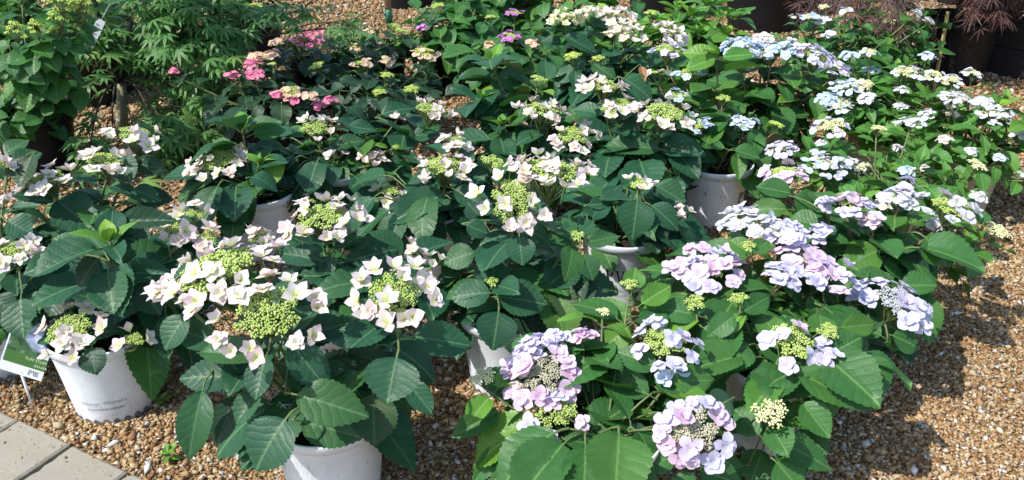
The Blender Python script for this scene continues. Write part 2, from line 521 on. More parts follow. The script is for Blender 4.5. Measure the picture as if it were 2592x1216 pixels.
# ------------------------------------------------------------------ setting: ground, path
ground_m, gn, go = mat('gravel_ground')
b = NB(gn)
tc = b.node('ShaderNodeTexCoord')
vor = b.node('ShaderNodeTexVoronoi')
vor.inputs['Scale'].default_value = 75
b.link(tc.outputs['Object'], vor.inputs['Vector'])
sepc = b.node('ShaderNodeSeparateColor')
b.link(vor.outputs['Color'], sepc.inputs[0])
gc = b.ramp(sepc.outputs[0], [(0, (.10, .055, .025)), (.35, (.24, .14, .06)), (.7, (.36, .24, .11)), (.93, (.46, .35, .2)), (1, (.66, .62, .54))])
gc = b.mix(b.remap(b.noise(1.3, 4, tc.outputs['Object']), .3, .7, .0, .5), gc, (.15, .085, .04))
b.link(b.principled(gc, .9, .15, b.bump(vor.outputs['Distance'], .8, .01)), go.inputs[0])
mb = MB()
mb.add([(-60, -12, 0), (60, -12, 0), (60, 120, 0), (-60, 120, 0)], [(0, 1, 2, 3)])
g = link('ground', mb.mesh('ground', [ground_m])); g['kind'] = 'structure'

# paving slabs at the near left corner: the photo shows the joint crossings on the ground
E0, E1 = at_z(53, 1058, .028), at_z(187, 1122, .028)          # two joint ends along the slab edge
ed = (E1 - E0); SLAB = ed.length; ed.normalize()
jd = Vector((ed.y, -ed.x, 0))                                  # across, away from the gravel
if (at_z(39, 1216, .028) - E1).dot(jd) < 0: jd = -jd
pm, pn, po = mat('concrete_paver')
b = NB(pn)
tc = b.node('ShaderNodeTexCoord'); oi = b.node('ShaderNodeObjectInfo')
n1 = b.noise(5, 5, tc.outputs['Object'], .6); n2 = b.noise(240, 2, tc.outputs['Object'])
c = b.mix(b.remap(n1, .3, .7), (.27, .245, .195), (.37, .345, .28))
c = b.mix(b.math('MULTIPLY', oi.outputs['Random'], .35), c, (.30, .29, .235))
c = b.mix(b.math('MULTIPLY', b.remap(n2, .55, .7), .35), c, (.17, .15, .12))
st = b.remap(b.noise(9, 5, tc.outputs['Object'], .75), .52, .68)
c = b.mix(b.math('MULTIPLY', st, .45), c, (.19, .155, .105))
c = b.mix(b.math('MULTIPLY', b.remap(b.noise(55, 3, tc.outputs['Object'], .6), .63, .68), .5), c, (.12, .10, .075))
b.link(b.principled(c, .85, .25, b.bump(n2, .25, .002)), po.inputs[0])
def slab_mesh(L, W, seed):
    r = random.Random(seed)
    # top outline with slightly chipped edges, chamfered
    pts = []
    N = 10
    for (x0, y0, x1, y1) in ((0, 0, 1, 0), (1, 0, 1, 1), (1, 1, 0, 1), (0, 1, 0, 0)):
        for i in range(N):
            t = i / N
            e = r.uniform(0, .0022) + (r.random() < .12) * r.uniform(0, .005)
            x, y = (x0 + (x1 - x0) * t - .5) * L, (y0 + (y1 - y0) * t - .5) * W
            pts.append((x * (1 - e / L * 2), y * (1 - e / W * 2)))
    n = len(pts)
    mb = MB()
    top = [(x * (1 - .006 / L * 2), y * (1 - .006 / W * 2), .030) for x, y in pts]
    ch = [(x, y, .0255) for x, y in pts]
    bo = [(x, y, -.02) for x, y in pts]
    fs = [tuple(range(n))]
    for i in range(n):
        j = (i + 1) % n
        fs.append((n + i, n + j, j, i)); fs.append((2 * n + i, 2 * n + j, n + j, n + i))
    mb.add(top + ch + bo, fs)
    return mb.mesh('paver_%d' % seed, [pm], False)
pv = [slab_mesh(SLAB - .007, SLAB * 1.0 - .007, i) for i in range(3)]
path = link('path', None); path['kind'] = 'structure'
path.location = E0.xy.to_3d()
rp = random.Random(3)
for i in range(-4, 5):
    for j in range(4):
        cpos = ed * (SLAB * (i + .5)) + jd * (SLAB * (j + .5) + .002)
        ang = math.atan2(ed.y, ed.x) + rp.uniform(-.006, .006)
        link('paver', pv[(i * 2 + j) % 3], path, Matrix.Translation((cpos.x, cpos.y, rp.uniform(-.003, .002))) @ Matrix.Rotation(ang, 4, 'Z'))

# gravel: angular chips as real geometry
def gravel():
    rs = np.random.RandomState(11)
    parts = []
    for (y0, y1, dens, smin, smax) in ((1.12, 2.6, 25000, .0037, .0070), (2.6, 4.2, 8500, .0052, .009), (4.2, 7.2, 2700, .0072, .012)):
        area_w = 0.62 * y1 + .40
        n = int(dens * (y1 - y0) * 2 * area_w)
        x = rs.uniform(-area_w, area_w, n); y = rs.uniform(y0, y1, n)
        keep = np.abs(x) < .62 * y + .38
        rel = np.stack([x - E0.x, y - E0.y], 1)
        onpath = (rel @ np.array([jd.x, jd.y])) > -0.004
        keep &= ~onpath
        x, y = x[keep], y[keep]
        s = rs.uniform(smin, smax, len(x)) * np.exp(rs.normal(0, .26, len(x)))
        parts.append((x, y, s))
    ng = 170                                                   # grit strayed onto the slabs
    u = rs.uniform(-1.4, 1.6, ng); q = np.abs(rs.normal(0, .10, ng)) + .006
    parts.append((E0.x + ed.x * u + jd.x * q, E0.y + ed.y * u + jd.y * q, rs.uniform(.0022, .0048, ng)))
    ngrit = ng
    # a few big pale stones near the slabs
    big = [at_z(*p) for p in ((238, 1112), (292, 1128), (375, 1190), (410, 1195), (350, 1110), (270, 1145), (1080, 1010), (1100, 1085), (1090, 1130), (2190, 1130), (2135, 1140))]
    parts.append((np.array([p.x for p in big]), np.array([p.y for p in big]), np.array([.017, .016, .012, .011, .011, .011, .011, .012, .012, .011, .011])))
    x = np.concatenate([p[0] for p in parts]); y = np.concatenate([p[1] for p in parts]); s = np.concatenate([p[2] for p in parts])
    n = len(x); nbig = len(big)
    octa = np.array([[1, .1, 0], [.15, 1, .1], [-1, -.1, 0], [-.1, -1, .1], [.25, .1, 1], [-.1, 0, -1]], float)
    v = np.repeat(octa[None], n, 0)
    v *= 1 + rs.uniform(-.35, .25, (n, 6, 3))
    v += rs.uniform(-.32, .32, (n, 6, 3))
    v *= np.stack([rs.uniform(.9, 1.55, n), rs.uniform(.75, 1.15, n), rs.uniform(.5, .9, n)], 1)[:, None, :]
    a = rs.uniform(0, 6.283, n); t1 = rs.normal(0, .38, n); t2 = rs.normal(0, .38, n)
    def rot(v, i, j, an):
        c_, s_ = np.cos(an)[:, None], np.sin(an)[:, None]
        p, q = v[:, :, i].copy(), v[:, :, j].copy()
        v[:, :, i] = p * c_ - q * s_; v[:, :, j] = p * s_ + q * c_
    rot(v, 1, 2, t1); rot(v, 0, 2, t2); rot(v, 0, 1, a)
    v *= s[:, None, None]
    v[:, :, 0] += x[:, None]; v[:, :, 1] += y[:, None]
    zz = s * rs.uniform(.15, .75, n)
    zz[n - nbig - ngrit:n - nbig] += .029
    v[:, :, 2] += zz[:, None]
    F = np.array([[0, 1, 4], [1, 2, 4], [2, 3, 4], [3, 0, 4], [1, 0, 5], [2, 1, 5], [3, 2, 5], [0, 3, 5]])
    f = (F[None] + (np.arange(n) * 6)[:, None, None]).reshape(-1)
    me = bpy.data.meshes.new('gravel')
    me.vertices.add(n * 6); me.vertices.foreach_set('co', v.ravel().astype(np.float32))
    me.loops.add(len(f)); me.loops.foreach_set('vertex_index', f.astype(np.int32))
    me.polygons.add(n * 8)
    me.polygons.foreach_set('loop_start', np.arange(0, n * 24, 3, dtype=np.int32))
    me.polygons.foreach_set('loop_total', np.full(n * 8, 3, dtype=np.int32))
    me.update(calc_edges=True)
    pal = np.array([[.36, .215, .095], [.43, .285, .135], [.28, .16, .075], [.50, .365, .19], [.20, .115, .06], [.46, .36, .22], [.58, .49, .33], [.72, .70, .64], [.56, .55, .51]])
    pr = np.array([.19, .21, .11, .18, .05, .13, .085, .027, .018])
    ci = rs.choice(len(pal), n, p=pr)
    col = pal[ci] * rs.uniform(.88, 1.18, (n, 1)) * np.array([.97, .99, 1.06])
    col *= (.96 + .10 * np.sin(2.7 * x + 1.1 * y + 1) * np.sin(3.3 * y - .8 * x) + .05 * np.sin(9 * x + 4) * np.sin(8 * y))[:, None]
    col[-nbig:] = np.array([.70, .70, .66]) * rs.uniform(.85, 1.05, (nbig, 1))
    rgba = np.ones((n, 6, 4), np.float32); rgba[:, :, :3] = col[:, None, :]
    at = me.color_attributes.new('chip', 'FLOAT_COLOR', 'POINT')
    at.data.foreach_set('color', rgba.ravel())
    m, nn, out = mat('gravel_chip')
    b = NB(nn)
    va = b.node('ShaderNodeVertexColor', layer_name='chip')
    tc = b.node('ShaderNodeTexCoord')
    nz = b.noise(260, 3, tc.outputs['Object'])
    cc = b.mix(b.remap(nz, .35, .7, 0, .55), va.outputs[0], b.mix(1.0, va.outputs[0], (.55, .45, .38), 'MULTIPLY'))
    b.link(b.principled(cc, .9, .12, b.bump(nz, .3, .002)), out.inputs[0])
    me.materials.append(m)
    o = link('gravel', me); o['kind'] = 'stuff'
    o['label'] = 'brown and tan gravel chips covering the ground'; o['category'] = 'gravel'
gravel()

# ------------------------------------------------------------------ pots
def lathe(mb, prof, seg, mi=0, bumpf=None):
    vs, fs = [], []
    for (r_, z) in prof:
        for k in range(seg):
            a = 2 * math.pi * k / seg
            vs.append((r_ * math.cos(a), r_ * math.sin(a), z))
    for i in range(len(prof) - 1):
        for k in range(seg):
            a, b_ = i * seg + k, i * seg + (k + 1) % seg
            fs.append((a, b_, b_ + seg, a + seg))
    mb.add(vs, fs, mi)
POTS = {}
def pot_mesh(key, R, h, m):
    if key in POTS: return POTS[key]
    rb = R * .80
    mb = MB()
    lathe(mb, [(0, .004), (rb * .96, .004), (rb, .0), (rb, .012), (rb + (R * .965 - rb) * .5, h * .5), (R * .965, h * .885), (R * .968, h * .89),
               (R * 1.012, h * .895), (R * 1.02, h * .985), (R * 1.012, h), (R * .985, h * 1.0), (R * .965, h * .985), (R * .93, h * .80), (0, h * .78)], 48)
    POTS[key] = mb.mesh('pot_' + key, [m])
    return POTS[key]
HOLE = None
def hole_mesh(R):
    mb = MB()
    n = 10
    rb = R * .80
    vs = []
    for k in range(n):
        a = math.pi * k / (n - 1)
        vs.append((.0085 * math.cos(a), .006 + .013 * math.sin(a)))
    pts = []
    for (x, z) in vs:
        an = x / rb
        rr = rb + .0012 + (R * .965 - rb) * z / .47
        pts.append((rr * math.cos(an), rr * math.sin(an), z))
    mb.add(pts, [tuple(range(n))])
    return mb.mesh('drain_hole', [M['drain']], False)
M['drain'] = simple_mat('drain_hole', (.15, .15, .15), .8, .1)

# lettering: serif P and W as polygons, small lines as font outlines; wrapped on the pot
def letters_pw():
    out = []
    def q(*p): out.append(list(p))
    # P : stem, serifs, bowl
    q((.10, .03), (.24, .03), (.24, .97), (.10, .97))
    q((0, 0), (.36, 0), (.36, .05), (0, .05)); q((0, .95), (.30, .95), (.30, 1), (0, 1))
    N = 10
    oo = [(.26 + .36 * math.sin(math.pi * t / N), .72 + .28 * math.cos(math.pi * t / N)) for t in range(N + 1)]
    ii = [(.26 + .22 * math.sin(math.pi * t / N), .72 + .22 * math.cos(math.pi * t / N)) for t in range(N + 1)]
    for t in range(N): q(oo[t], ii[t], ii[t + 1], oo[t + 1])
    # W : thick-thin-thick-thin
    o = .72
    q((o + .08, 1), (o + .23, 1), (o + .47, .0), (o + .36, .0))
    q((o + .40, .0), (o + .46, .0), (o + .66, .84), (o + .60, .84))
    q((o + .55, 1), (o + .70, 1), (o + .93, .0), (o + .82, .0))
    q((o + .86, .0), (o + .92, .0), (o + 1.16, 1), (o + 1.10, 1))
    q((o - .02, .95), (o + .32, .95), (o + .32, 1), (o - .02, 1)); q((o + .46, .952), (o + .80, .952), (o + .80, 1), (o + .46, 1)); q((o + .98, .95), (o + 1.26, .95), (o + 1.26, 1), (o + .98, 1))
    return out, 1.98
TXT = {}
def text_polys(s):
    if s in TXT: return TXT[s]
    cu = bpy.data.curves.new('txt', 'FONT')
    cu.body = s; cu.resolution_u = 2
    ob = bpy.data.objects.new('txt', cu)
    COL.objects.link(ob)
    dg = bpy.context.evaluated_depsgraph_get()
    me = bpy.data.meshes.new_from_object(ob.evaluated_get(dg))
    vs = [(v.co.x, v.co.y) for v in me.vertices]
    fs = [tuple(p.vertices) for p in me.polygons]
    bpy.data.objects.remove(ob); bpy.data.meshes.remove(me)
    W = max(v[0] for v in vs)
    TXT[s] = (vs, fs, W)
    return TXT[s]
def subdiv_print(R, h, ang, zc, hgt, what, lift=.0014):
    """a print wrapped round the pot wall; ang = azimuth of its middle"""
    rb = R * .80
    mb = MB()
    def wrap(x, z):
        rr = rb + (R * .965 - rb) * z / (h * .885) + lift
        a = ang + x / rr
        return (rr * math.cos(a), rr * math.sin(a), z)
    if what == 'PW':
        polys, W = letters_pw()
        for p in polys:
            # split every quad along its height so that it follows the wall
            mb.add([wrap((x - W / 2) * hgt, zc + (z - .5) * hgt) for x, z in p], [tuple(range(len(p)))])
    else:
        vs, fs, W = text_polys(what)
        mb.add([wrap((x - W / 2) * hgt, zc + z * hgt) for x, z in vs], fs)
    return mb

# ------------------------------------------------------------------ hydrangea builder
NLEAF = [0]
AUTO, HEADS = [], []        # free-grown leaves and flower heads, for pruning leaves that grew over a flower
class Plant:
    def __init__(s, seed, px, d, label, leaf='dark', young='young', pot='white', R=.132, h=.235, kind='A', fsize=.050, bud='g', llen=.158, group='potted hydrangeas on the gravel', name='potted_hydrangea', cat='hydrangea', stemm='stem_g', prints=None, X=None, off=0.0, logo=True):
        s.r = random.Random(seed)
        t = d * CP + (CAMZ - h) * SP
        s.X = (px - 1296) / FOC * t if X is None else X
        s.R, s.h = R, h
        s.pos = Vector((s.X, d, 0))
        s.d = d + off
        s.root = thing(name, s.pos, label, cat, group)
        s.leaf, s.young, s.kind, s.fsize, s.bud, s.llen, s.stemm = leaf, young, kind, fsize, bud, llen, stemm
        s.stems = []
        if pot == 'black': pm_ = pot_mesh('black%.2f%.2f' % (R, h), R, h, M['black_pot'])
        else:
            lst = M['pot_' + pot]; i = seed % len(lst)
            pm_ = pot_mesh('%s%d_%.2f%.2f' % (pot, i, R, h), R, h, lst[i])
        s.pot = link('pot', pm_, s.root, Matrix.Rotation(s.r.uniform(0, 6), 4, 'Z') if pot != 'white' else Matrix.Identity(4))
        mb = MB()
        n = 24
        vs = [(0, 0, h * .885)] + [(math.cos(k * 6.283 / n) * R * .955 * f, math.sin(k * 6.283 / n) * R * .955 * f, h * .87 + s.r.uniform(-.004, .006)) for f in (.5, 1) for k in range(n)]
        fs = [(0, 1 + k, 1 + (k + 1) % n) for k in range(n)] + [(1 + k, 1 + n + k, 1 + n + (k + 1) % n, 1 + (k + 1) % n) for k in range(n)]
        mb.add(vs, fs)
        link('soil', mb.mesh('soil', [M['soil']]), s.root)
        if prints is not None:
            face = math.atan2(-d, -s.X) + prints
            for what, zc, hg, mm in ((('PW', h * .54, .042, 'ink'),) if logo else ()) + (('Proven Winners', h * .30, .017, 'ink_pale'), ('FLOWERING SHRUBS', h * .22, .0095, 'ink')):
                link('print', subdiv_print(R, h, face, zc, hg, what).mesh('print', [M[mm]], False), s.pot)
            global HOLE
            if HOLE is None: HOLE = hole_mesh(R)
            for k in range(26):
                link('drain_hole', HOLE, s.pot, Matrix.Rotation(k * 6.283 / 26, 4, 'Z'))
    def soil_point(s, H):
        v = (H - s.pos).xy.to_3d()
        if v.length > 1e-4: v = v.normalized() * min(v.length * .25, s.R * .45)
        return Vector((v.x + s.r.uniform(-.02, .02), v.y + s.r.uniform(-.02, .02), s.h * .85))
    def stem(s, H, n=None, rad=.0042):
        """local-space stem up to H (world)"""
        b_ = H - s.pos
        a = s.soil_point(H)
        out = (b_ - a)
        c_ = Vector((a.x + out.x * .35, a.y + out.y * .35, a.z + max(out.z, .03) * .62))
        if n is not None: c_ = c_.lerp(b_ - n * .12, .35)
        pts = bez(a, c_, b_, 8)
        mb = MB()
        mb.tube(pts, [rad * (1.25 - .55 * i / 8) for i in range(9)], 6, 0)
        link('stem', mb.mesh('stem', [M[s.stemm]]), s.root)
        s.stems.append(pts)
        return pts
    def add_leaf(s, loc, d_, up, length, style=None, ratio=1.0, var=None):
        """leaf with its stalk foot at loc (local)"""
        style = style or s.leaf
        if style == 'dark' and s.r.random() < .22: style = 'mid'
        elif style == 'mid' and s.r.random() < .14: style = 'fresh'
        var = s.r.randrange(8) if var is None else var
        m = frame((0, 0, 0), d_, up, (length * ratio, length, length))
        foot = m @ Vector((0, -PET_LEN, -.07))
        m.translation = Vector(loc) - foot
        o = link('leaf', LEAVES[style][var], s.root, m)
        AUTO.append((o, s.pos, m))
        NLEAF[0] += 1
    def whorls(s, pts, first=.045, step=.062, l0=.62, style=None, top=None, a0=None, zmin=.20, lmax=1.0, tone=None):
        r = s.r
        L = [0]
        rp_ = pts[::-1]
        for i in range(1, len(rp_)): L.append(L[-1] + (rp_[i] - rp_[i - 1]).length)
        a = r.uniform(0, 3.14) if a0 is None else a0
        dist = first; k = 0
        while dist < L[-1] - .01 and k < 7:
            i = max(j for j in range(len(L)) if L[j] <= dist)
            i = min(i, len(rp_) - 2)
            t = (dist - L[i]) / max(1e-6, L[i + 1] - L[i])
            p = rp_[i].lerp(rp_[i + 1], t)
            if p.z < zmin: break
            ax = (rp_[i] - rp_[i + 1]).normalized()
            size = s.llen * min(lmax, l0 + .2 * k)
            for sgn in (0, math.pi):
                an = a + sgn + r.uniform(-.35, .35)
                pit = r.uniform(-.15, .60) - .18 * k
                dv = Vector((math.cos(an), math.sin(an), 0))
                dv = (dv - ax * dv.dot(ax) * .6).normalized()
                dv = (dv + Vector((0, 0, math.tan(max(-1.2, min(1.0, pit)))))).normalized()
                up = (Vector((0, 0, 1)) + ax * .5 + Vector((r.uniform(-.45, .45), r.uniform(-.4, .4), 0)))
                s.add_leaf(p, dv, up, size * r.uniform(.82, 1.15), style if (k == 0 and style) else None, r.uniform(.88, 1.1))
            a += math.pi / 2 + r.uniform(-.25, .25)
            dist += step * r.uniform(.85, 1.2) * (1 + .25 * k)
            k += 1
    def rosette(s, px, py, dy=0, size=1.0, bud=None):
        """shoot tip: bright young leaves closing upwards; optionally a small bud head in the middle"""
        r = s.r
        H = at_y(px, py, s.d + dy)
        pts = s.stem(H)
        tip = pts[-1]
        a = r.uniform(0, 3.14)
        ysty = s.young
        if bud is None:
            for k, (pit, ln) in enumerate(((1.35, .20), (1.15, .30), (.80, .44), (.45, .62))):
                for sg in (0, math.pi):
                    an = a + sg + r.uniform(-.2, .2)
                    dv = Vector((math.cos(an) * math.cos(pit), math.sin(an) * math.cos(pit), math.sin(pit)))
                    s.add_leaf(tip - Vector((0, 0, .006 * k)), dv, Vector((-math.cos(an), -math.sin(an), .7)), s.llen * ln * size * r.uniform(.9, 1.1), ysty if k < 3 else None, .78)
                a += math.pi / 2
            s.whorls(pts, .02, .05, .78 * size, a0=a)
        else:
            s.core(H, Vector((0, -.25, 1)).normalized(), bud, 0, [], 0)
            s.whorls(pts, .028, .05, .55 * size, style=ysty if r.random() < .5 else None, a0=a)
    def core(s, H, n, rad, size, florets, fs, budk=None, shape='flat'):
        r = s.r
        m = frame_z(H - s.pos, n, r.uniform(0, 6.28), rad)
        o = link('flower_head', get_core(size, budk or s.bud, r.randrange(3), shape), s.root, m)
        inv = m.inverted()
        return o, m, inv
    def head(s, px, py, wpx, typ='L', dy=0.0, colour='w', budk=None, fsc=1.0, bare=False, face=0.0, dense=False):
        r = s.r
        H = at_y(px, py, s.d + dy)
        R = wpx / 2 / FOC * depth(H)
        if H.z < s.h + .0 or H.z > .80: print('HEAD z', s.root['label'][:30], px, py, round(H.z, 2))
        if (H - s.pos).xy.length > .48: print('HEAD far', s.root['label'][:30], px, py, round((H - s.pos).xy.length, 2))
        HEADS.append((H, R * (1.0 if typ != 'B' else 1.15), .55 + .35 * face))
        outw = (H - s.pos).xy.to_3d()
        outw = outw / max(outw.length, .25)
        n = (Vector((0, 0, 1)) + outw * .22 + Vector((0, -.08 - face, 0)) + Vector((r.uniform(-.14, .14), r.uniform(-.14, .14), 0))).normalized()
        if typ == 'B':
            pts = s.stem(H - n * R * .8, n, .0036)
            s.core(H, n, R, 0 if R < .022 else 1, [], 0, budk)
            s.whorls(pts, .02, .055, .55, style=s.young if r.random() < .45 else None)
            return
        fsz = min(s.fsize * fsc, R * 1.15)
        ring = max(R - fsz * .42, R * .5)
        cr = max(ring * ((.94 if R < .085 else .80) if typ == 'L' else .66), .010)
        pts = s.stem(H - n * cr * .85, n)
        size = 3 if cr > .055 else 2 if cr > .038 else (1 if cr > .020 else 0)
        o, m, inv = s.core(H, n, cr, size, [], 0, budk)
        fl = []
        nring = max(3, int(2 * math.pi * ring / (fsz * .78)))
        if typ == 'S': nring = max(3, nring // 2)
        if dense: nring = int(nring * 1.25)
        skip = r.uniform(0, 6.28)
        for i in range(nring):
            a = i * 6.283 / nring + r.uniform(-.25, .25)
            if typ == 'L' and not dense and r.random() < .20: continue
            rr = ring * r.uniform(.80, 1.14)
            fl.append((rr * math.cos(a), rr * math.sin(a), .10 * ring + r.uniform(-.05, .36) * fsz, a, r.uniform(.05, .75)))
        if typ in 'F':
            ni = max(3, int(nring * .75))
            for i in range(ni):
                a = i * 2.4 + r.uniform(-.3, .3)
                rr = ring * math.sqrt((i + .3) / ni) * .72
                fl.append((rr * math.cos(a), rr * math.sin(a), .30 * ring + r.uniform(.1, .35) * fsz, a, r.uniform(0, .4)))
        elif typ == 'L':
            for i in range(max(1, nring // 5)):
                a = r.uniform(0, 6.28); rr = ring * r.uniform(.3, .75)
                fl.append((rr * math.cos(a), rr * math.sin(a), .32 * ring + r.uniform(.2, .4) * fsz, a, r.uniform(.1, .6)))
        base = frame_z(H - s.pos, n, 0, 1.0)
        for (x, y, z, a, ti) in fl:
            zd = Vector((math.cos(a) * math.sin(ti), math.sin(a) * math.sin(ti), math.cos(ti)))
            zd = (zd + Vector((r.uniform(-.35, .35), r.uniform(-.35, .35), 0))).normalized()
            # florets turn a little to the light on the open side
            fm = base @ frame_z((x, y, z), zd, r.uniform(0, 6.28), fsz * r.uniform(.80, 1.15))
            link('floret', get_floret(s.kind, r.randrange(5), colour if isinstance(colour, str) and len(colour) == 1 else r.choice(colour)), o, inv @ fm)
        if not bare: s.whorls(pts, max(.03, cr * .5), .060, .66)
    def fill(s, n, rad=.20, z0=.30, z1=.42, top=False):
        """leafy shoots without flowers round the bush"""
        for i in range(n):
            a = i * 2.4 + s.r.uniform(-.3, .3)
            rr = rad * math.sqrt((i + .6) / n)
            H = s.pos + Vector((rr * math.cos(a), rr * math.sin(a), s.r.uniform(z0, z1) - .10 * (rr / rad) ** 2))
            pts = s.stem(H, None, .0034)
            s.whorls(pts, .004, .055, .68)
    def skirt(s, n, front=True, zc=.05, reach=.085):
        """low outer leaves that hang over the rim of the pot"""
        r = s.r
        for i in range(n):
            a = i * 6.283 / n + r.uniform(-.25, .25)
            if not front and math.sin(a) < -.35: continue
            rr = reach * r.uniform(.7, 1.35)
            foot = Vector((rr * math.cos(a), rr * math.sin(a), s.h + zc * r.uniform(.2, 1.9)))
            st = Vector((r.uniform(-.03, .03), r.uniform(-.03, .03), s.h * .86))
            mb = MB()
            mb.tube(bez(st, st.lerp(foot, .45) + Vector((0, 0, .025)), foot, 4), [.0034, .003, .0028, .0025, .0023], 5)
            link('stalk', mb.mesh('stalk', [M['stem_g']]), s.root)
            an = a + r.uniform(-.5, .5)
            pit = r.uniform(-.75, .12)
            dv = Vector((math.cos(an) * math.cos(pit), math.sin(an) * math.cos(pit), math.sin(pit)))
            s.add_leaf(foot, dv, Vector((math.cos(an) * .5 + r.uniform(-.3, .3), math.sin(an) * .5 + r.uniform(-.3, .3), 1)), s.llen * r.uniform(.8, 1.12), None, r.uniform(.9, 1.12))
    def leaves(s, rows, style=None, nrm=(0, -.60, .80)):
        """individual leaves: base pixel, tip pixel, width pixel, depth offset"""
        r = s.r
        for row in rows:
            x0, y0, x1, y1, wp = row[:5]
            dy = row[5] if len(row) > 5 else 0.0
            st = row[6] if len(row) > 6 else (style or s.leaf)
            B = at_y(x0, y0, s.d + dy)
            nn = Vector(nrm) + Vector((r.uniform(-.15, .15), r.uniform(-.1, .1), r.uniform(-.1, .1)))
            nn.normalize()
            T = at_plane(x1, y1, B, nn)
            L = (T - B).length
            if L > .26 or B.z < .03: print('LEAF', s.root['label'][:24], row[:4], round(L, 2), round(B.z, 2))
            W = wp / FOC * depth(B)
            var = r.choice((0, 1, 3, 6, 0, 1))
            ra0 = LEAF_VARS[var][0]
            if st == 'fresh': ra0 *= .8
            m = frame(B - s.pos, T - B, nn, (min(max(W / ra0, L * .55), L * 1.5), L, L))
            link('leaf', LEAVES[st][var], s.root, m)
            foot = m @ Vector((0, -PET_LEN, -.07))
            # carry the leaf: a stalk to the nearest shoot, else up from the soil
            best = None
            for pts in s.stems:
                for p in pts[1:]:
                    dd = (p - foot).length + max(0, p.z - foot.z) * .6
                    if best is None or dd < best[0]: best = (dd, p)
            if best is not None and best[0] < .02: continue
            a = best[1] if best is not None and best[0] < .22 else s.soil_point(foot + s.pos)
            mid = a.lerp(foot, .5) + Vector((0, 0, .02))
            mb = MB()
            mb.tube(bez(a, mid, foot, 5), [.0026] * 3 + [.0023] * 3, 5)
            link('stalk', mb.mesh('stalk', [M['stem_g']]), s.root)

# ------------------------------------------------------------------ the plants
# --- white lacecaps on the left and in the middle
P = Plant(1, 826, 1.58, 'white potted lacecap hydrangea nearest the camera with three broad green and pale pink heads', prints=2.6, off=-.05)
P.head(680, 808, 285, 'L', -.05, face=.3); P.head(562, 712, 335, 'L', .05, dense=True); P.head(432, 745, 125, 'F', .06, bare=True); P.head(1000, 755, 240, 'L', .02, face=.35, dense=True)
P.fill(6, .13, .27, .36)
P.skirt(14, False)
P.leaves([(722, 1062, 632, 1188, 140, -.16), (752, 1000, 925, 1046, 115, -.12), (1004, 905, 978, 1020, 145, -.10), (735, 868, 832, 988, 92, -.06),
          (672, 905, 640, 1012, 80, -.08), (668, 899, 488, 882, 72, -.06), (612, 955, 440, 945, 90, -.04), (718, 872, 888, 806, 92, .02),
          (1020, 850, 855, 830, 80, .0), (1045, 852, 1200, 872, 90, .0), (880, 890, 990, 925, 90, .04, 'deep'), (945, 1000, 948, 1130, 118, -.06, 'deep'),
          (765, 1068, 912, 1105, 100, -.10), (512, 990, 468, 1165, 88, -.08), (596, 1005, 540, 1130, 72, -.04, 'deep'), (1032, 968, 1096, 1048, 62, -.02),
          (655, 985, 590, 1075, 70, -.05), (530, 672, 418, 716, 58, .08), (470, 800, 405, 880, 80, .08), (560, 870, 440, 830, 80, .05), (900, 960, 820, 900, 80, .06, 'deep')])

tw0 = at_y(715, 1028, 1.50) - P.pos
mb = MB()
mb.tube([tw0 + Vector(q) for q in ((-.012, 0, -.006), (-.004, -.004, .014), (.010, -.004, -.006), (.020, 0, .004), (.006, -.003, .006), (-.014, -.002, -.008))], [.0009] * 6, 5)
link('twist_tie', mb.mesh('twist_tie', [M['paper']]), P.root)
P = Plant(2, 850, 2.05, 'white lacecap hydrangea with one tall head rising behind the nearest plant', prints=-.3)
P.head(820, 568, 218, 'L', 0, dense=True); P.head(1047, 637, 66, 'S', -.05); P.head(1098, 668, 68, 'S', -.08)
P.fill(6, .16, .28, .36)
P.skirt(14)
P.leaves([(815, 662, 678, 622, 68, 0), (880, 662, 1016, 622, 92, 0), (860, 745, 690, 720, 60, -.03), (842, 650, 812, 712, 42, -.02), (862, 625, 948, 612, 40, .02),
          (1060, 660, 1010, 720, 70, -.05), (1120, 700, 1190, 640, 60, -.04), (760, 790, 690, 720, 80, -.02, 'deep'), (880, 760, 960, 800, 80, -.02, 'deep')])

P = Plant(3, 252, 1.905, 'white lacecap hydrangea in a stained white pot beside the paving slabs', prints=-.32, off=-.07, logo=False)
P.head(490, 550, 100, 'L', .14); P.head(448, 598, 130, 'L', .10); P.head(526, 610, 100, 'L', .10); P.head(655, 612, 100, 'L', .28)
P.head(185, 848, 205, 'L', -.12, bare=True); P.head(340, 866, 125, 'S', -.10, bare=True)
P.rosette(280, 618, -.02, 1.15)
P.fill(6, .15, .29, .38)
P.skirt(14, False)
P.leaves([(274, 690, 284, 792, 108, -.05), (310, 690, 437, 692, 66, 0), (165, 652, 56, 692, 66, 0), (200, 640, 130, 600, 66, .02), (305, 560, 445, 555, 60, .06, 'deep'),
          (250, 655, 190, 720, 80, -.02, 'deep'), (232, 880, 240, 948, 70, -.17, 'deep'), (420, 800, 440, 870, 70, -.02), (350, 720, 400, 790, 80, -.02, 'deep'), (160, 730, 120, 800, 90, .0, 'deep')])

P = Plant(4, 225, 2.36, 'white lacecap hydrangea left of the maple trunk with three cream and pink heads', prints=.2)
P.head(125, 465, 160, 'L', -.05); P.head(268, 420, 155, 'L', 0); P.head(340, 352, 150, 'L', .05)
P.fill(7, .18, .28, .36)
P.skirt(14)
P.leaves([(145, 508, 240, 580, 104, -.04), (300, 400, 330, 460, 70, .02), (345, 415, 420, 430, 48, .04, 'deep'), (100, 520, 20, 520, 60, 0), (335, 480, 400, 500, 50, 0), (190, 560, 270, 610, 60, -.03), (350, 500, 440, 505, 60, .03, 'deep')])

